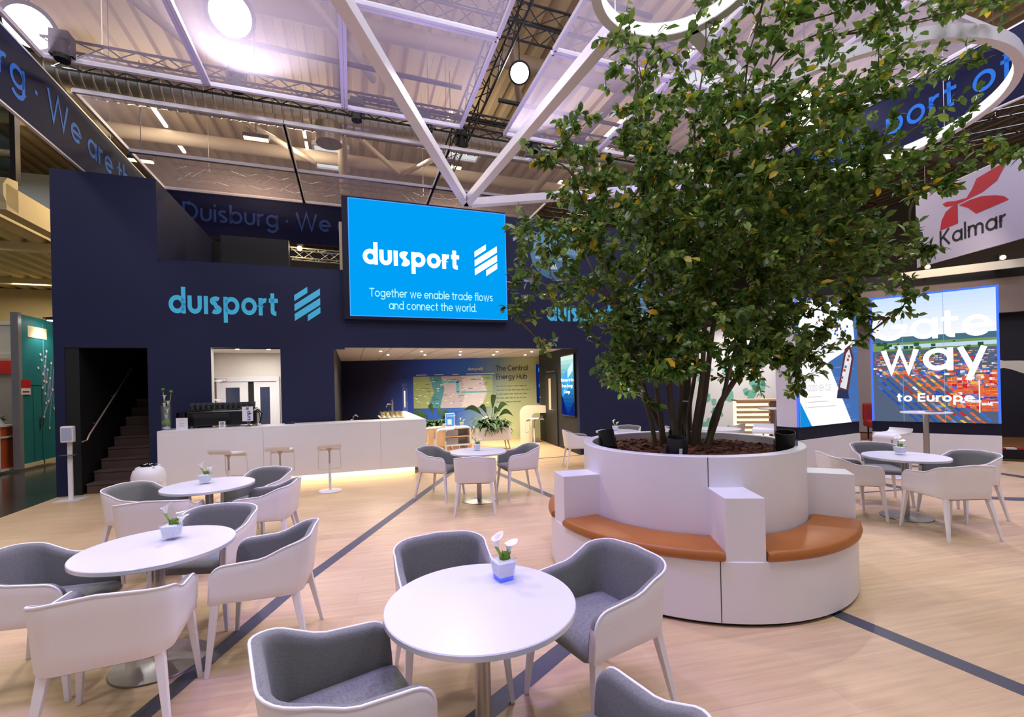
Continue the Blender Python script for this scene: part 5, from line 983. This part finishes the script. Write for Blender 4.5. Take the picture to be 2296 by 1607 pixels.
for P_, Q_ in ((A0, B0), (C0, D0)): st_.bar(P_ + Vector((0, 0, .1)), Q_ + Vector((0, 0, .1)), .1, .2)
st_.build('platform', M['black'], hz_o); ta, tb = MB(), MB()
for P_, Q_ in ((A0, B0), (C0, D0)):
    n = int((Q_ - P_).length / .16); d = (Q_ - P_).normalized()
    for i in range(n): (ta if i % 2 else tb).bar(P_ + d * i * .16 + Vector((0, 0, .215)), P_ + d * (i + 1) * .16 + Vector((0, 0, .215)), .11, .03)
ta.build('tape_red', M['red'], hz_o); tb.build('tape_white', M['white'], hz_o)
for i, (x, y) in enumerate(((12.9, 10.6), (9.6, 12.2))):
    o = thing('sofa', ('red seat at the right picture edge beyond the container yard screen', 'red seat between the two tall screens')[i], 'sofa', (x, y, .0), -.4)
    b = MB(); b.box((0, 0, .35), (1.6, .7, .55)); b.build('seat', M['redseat'], o, None, .05); b = MB(); b.box((0, .55, .5), (1.6, .75, 1.0)); b.build('backrest', M['redseat'], o, None, .05)
    for u, v in ((.1, .1), (1.5, .1), (.1, .6), (1.5, .6)): b = MB(); b.tube([(u, v, .36), (u, v, 0)], .02, 6); b.build('leg', M['black'], o)
# booth with mint print and lit slatted counter seen between the stems
bo = thing('booth_wall', 'white wall with mint plant print seen between the tree stems', 'stand', (5.6, 14.2, 0), R(-8)); b = MB(); b.box((0, 0, 0), (3.0, .1, 3.4)); b.build('panel', M['white'], bo)
rg = random.Random(31); b = MB()
for i in range(46):
    x, z, r_ = rg.random() * 2.8 + .1, rg.random() * 2.6 + .2, .06 + .16 * rg.random(); a = rg.random() * 6.28; b.flat([(x + r_ * (1 - .35 * (k % 2)) * math.cos(a + k * .63) * (1.0 if k % 3 else .6), z + r_ * math.sin(a + k * .63)) for k in range(10)], -.004)
b.build('leaf_print', M['mint'], bo)
o = thing('green_wall', 'dark green glossy wall between the tree and the ship screen', 'stand', (8.2, 13.6, 0), R(-8)); b = MB(); b.box((0, 0, 0), (1.0, .5, 3.4)); b.build('panel', M['greenw'], o); b = MB(); b.box((-.1, -.1, 3.4), (1.1, .6, 3.7)); b.build('header', M['black'], o)
co = thing('slatted_counter', 'pale wooden reception counter with glowing slats behind the tree', 'counter', (6.05, 12.2, 0), R(-14))
b = MB(); b.box((0, .05, 0), (.75, .6, 1.15)); b.build('core', emis('slat_glow', (255, 238, 200), 1.4), co)
for i in range(9): b = MB(); b.box((-.02, -.01, .02 + i * .135), (.77, .1, .085 + i * .135)); b.build('slat', M['ply'], co)
b = MB(); b.box((-.03, -.03, 1.15), (1.5, .65, 1.2)); b.build('worktop', M['ply'], co); b = MB(); b.box((.75, .0, 0), (1.48, .6, 1.15)); b.build('side_panel', mat('rosewood', (120, 84, 70), .5), co)
area('booth_light', (6.8, 12.6, 3.3), 1.2, 60, (1, .95, .85))

# ================================================================== left side: aisle, neighbours and upper gallery
NX = Vector((-EY, EX, 0)); TA = Vector((-11.8, 10.95, 0))
tw = thing('teal_wall', 'teal exhibition wall with white dotted map beside the dark aisle', 'stand', TA, YAW + math.pi / 2)
b = MB(); b.box((0, 0, .1), (6.5, .1, 3.72)); b.build('panel', M['teal'], tw); b = MB(); b.box((0, -.01, 0), (.74, .0, .1)); b.box((.8, -.01, 0), (6.5, 0, .1)); b.build('skirting', M['cream'], tw); b = MB(); b.box((-.12, -.02, 0), (0.0, .12, 3.75)); b.build('edge_post', mat('grey_post', (150, 150, 156), .4, .3), tw)
b = MB()
for q in ((.40, .12, .41, 2.02), (.3, 2.0, .74, 2.015), (.73, .12, .745, 2.02)): b.rect(*q, -.003)
b.build('door_outline', M['navyd'], tw); b = MB(); b.box((.64, -.06, .95), (.69, -.01, 1.2)); b.build('door_handle', M['steel'], tw)
pts_ = [(x * .62, z) for x, z in [(1.0, 2.45), (1.15, 2.8), (1.3, 2.3), (1.22, 2.66), (1.42, 2.5), (1.25, 1.95), (1.4, 1.8), (1.5, 2.1), (1.55, 2.9), (1.6, 2.42), (1.35, 2.12), (1.6, 1.6), (1.48, 2.75), (1.75, 2.2), (1.85, 2.6), (1.3, 1.2), (1.65, .9), (1.9, 1.9), (2.1, 2.8), (2.0, 1.4), (2.2, 2.3), (1.45, 1.55)]]
b = MB(); [b.lathe([(0, 0), (.035, 0), (.035, .006), (0, .006)], 10, (x, -z, 0)) for x, z in pts_]; b.v = [Vector((v.x, -.004 - v.z, -v.y)) for v in b.v]; b.build('map_dots', M['white'], tw)
b = MB()
for (xa, za), (xb, zb_) in zip(pts_, pts_[2:]): b.bar((xa, -.003, za), (xb, -.003, zb_), .008, .003)
b.bar((.84, -.003, 1.6), (.84, -.003, 3.6), .012, .003); b.bar((.84, -.003, 1.6), (3.2, -.003, 1.6), .012, .003); b.build('map_lines', M['lilac'], tw)
b = MB(); b.box((.24, -.01, 3.2), (.98, 0, 3.48)); b.build('name_plate', M['cream'], tw)
o = thing('arm_floodlight', 'small black arm floodlight lighting the top of the teal wall', 'lamp', TA + NX * .75 + Vector((.25, -.05, 3.66)), YAW + math.pi / 2); b = MB(); b.box((-.1, -.2, 0), (.12, .0, .05)); b.bar((0, .1, .06), (0, -.3, .1), .03); b.build('housing', M['black'], o); b = MB(); b.box((-.09, -.19, -.012), (.11, -.02, 0)); b.build('lens', M['lampw'], o)
spot('arm_flood_beam', TA + NX * .9 + Vector((.4, -.15, 3.6)), TA + NX * .8 + Vector((0, 0, 2.4)), 40, (1, .95, .85), 110, .8, .05)
sg = MB(); sg.box((0, 0, 0), (.34, .01, .36)); o = sg.build('notice', M['white']); o.location = TA + Vector((.04, -.05, 1.78)); o.rotation_euler = (0, 0, YAW + math.pi / 2); tag(o, 'small red and white notice at the edge of the teal wall', 'sign'); b = MB(); b.rect(0, .16, .34, .36, -.003); b.rect(.05, .05, .29, .09, -.003); b.build('red_print', M['red'], o)
gb = thing('grey_booth', 'grey and white booth frame at the left picture edge', 'stand', TA + Vector((-2.6, -.1, 0)), YAW)
b = MB(); b.box((0, .9, 0), (2.4, 1.0, 2.75)); b.build('back_wall', mat('grey_booth_wall', (150, 146, 148), .6), gb); b = MB(); b.box((2.3, 0, 0), (2.42, .9, 2.75)); b.build('post', M['frame'], gb); b = MB(); b.box((0, 0, 2.7), (2.45, .12, 2.82)); b.box((0, 0, 3.55), (2.45, .12, 3.65)); b.box((0, .05, 2.82), (2.3, .08, 3.55)); b.build('header', M['offw'], gb); b = MB(); b.box((0, .86, 2.35), (1.7, .9, 2.7)); b.build('red_band', M['red'], gb)
oc_ = thing('orange_counter', 'orange counter with white edges at the left picture edge', 'counter', F(-4.08, 3.95), YAW)
b = MB(); b.box((0, 0, .05), (1.1, .55, .78)); b.box((0, 0, .80), (1.1, .55, 1.04)); b.build('body', M['orange'], oc_); b = MB(); b.box((-.02, -.02, 0), (1.14, .57, .05)); b.box((-.02, -.02, .77), (1.14, .57, .81)); b.box((-.02, -.02, 1.03), (1.14, .57, 1.07)); b.box((1.1, -.02, 0), (1.14, .0, 1.05)); b.build('edging', M['white'], oc_); b = MB(); put_text(b, 'line.com', .45, .42, .09, .2, .18, -.004); b.build('lettering', M['white'], oc_)
pp = thing('potted_plant', 'small green plant in a white pot on the orange counter', 'plant', F(-3.05, 4.15, 1.07)); MB().lathe([(0, 0), (.06, 0), (.08, .16), (.072, .16), (.06, .12), (0, .12)], 16).build('pot', M['white'], pp, 40); fern(pp, [(0, 0, .14)], 24, .2, random.Random(2), .02)
# upper gallery of the hall on the left
gl_ = thing('hall_gallery', 'cream hall gallery with corrugated underside and dark windows above the left aisle', 'gallery', F(-3.2, 3.8), YAW)
b = MB(); x = -16.0
while x < 0: b.add([(x, .3, 6.1), (x + .2, .3, 6.1), (x + .2, 16, 6.1), (x, 16, 6.1)], [(0, 3, 2, 1)]); b.add([(x + .2, .3, 6.1), (x + .28, .3, 6.22), (x + .28, 16, 6.22), (x + .2, 16, 6.1)], [(0, 3, 2, 1)]); b.add([(x + .28, .3, 6.22), (x + .42, .3, 6.22), (x + .42, 16, 6.22), (x + .28, 16, 6.22)], [(0, 3, 2, 1)]); b.add([(x + .42, .3, 6.22), (x + .5, .3, 6.1), (x + .5, 16, 6.1), (x + .42, 16, 6.22)], [(0, 3, 2, 1)]); x += .5
b.v = [Vector((v.y - 16, (v.x + 16), v.z)) if False else v for v in b.v]; b.build('corrugated_soffit', M['cream'], gl_)
b = MB(); b.loft([[Vector((x, y, z)) for y, z in ((.3, 6.05), (-.05, 6.1), (-.2, 6.3), (-.2, 6.55), (-.05, 6.75), (.3, 6.8))] for x in (-16, .6)]); b.build('curved_edge', M['cream'], gl_, 40)
b = MB(); b.box((.3, -.1, 6.0), (.6, 16, 6.6)); [b.box((-16, y, 5.85), (.3, y + .18, 6.1)) for y in (3, 8, 13)]; b.build('edge_beam', M['cream'], gl_)
b = MB(); b.box((-16, .5, 6.8), (.4, .54, 9.6)); b.build('window_glass', M['gall'], gl_)
for x in (-6.5, -5, -3.4, -1.9, -.4, .4): b = MB(); b.box((x, .42, 6.8), (x + .1, .6, 9.6)); b.build('window_mullion', M['trussb'], gl_)
b = MB(); b.box((-16, .4, 7.5), (.4, .6, 7.58)); b.box((-16, .4, 9.5), (.4, .6, 9.7)); b.build('window_rail', M['beam'], gl_)
b = MB(); b.box((-4.2, -.0, 6.5), (-3.75, .4, 10.0)); b.build('column', M['beam'], gl_)
b = MB(); b.box((-16, 7, 6.8), (.4, 7.1, 9.6)); b.build('inner_wall', mat('dim_grey_wall', (96, 100, 104), .7), gl_)
cw = FM(); cw.box((-19, 14.0, 0), (-3.6, 14.2, 6.1)); struct(cw.build('wall_aisle', M['cream']))
area('gallery_fill_light', F(-6, 8, 9.3), 3, 160, (.9, .95, 1)); area('aisle_light', F(-6, 5.5, 5.9), 2.5, 220, (1, .84, .52), (0, 0, 0)); area('aisle_light', F(-6, 10.5, 5.9), 2.5, 200, (1, .84, .52), (0, 0, 0))  # gallery one is an unseen light added to brighten the windows
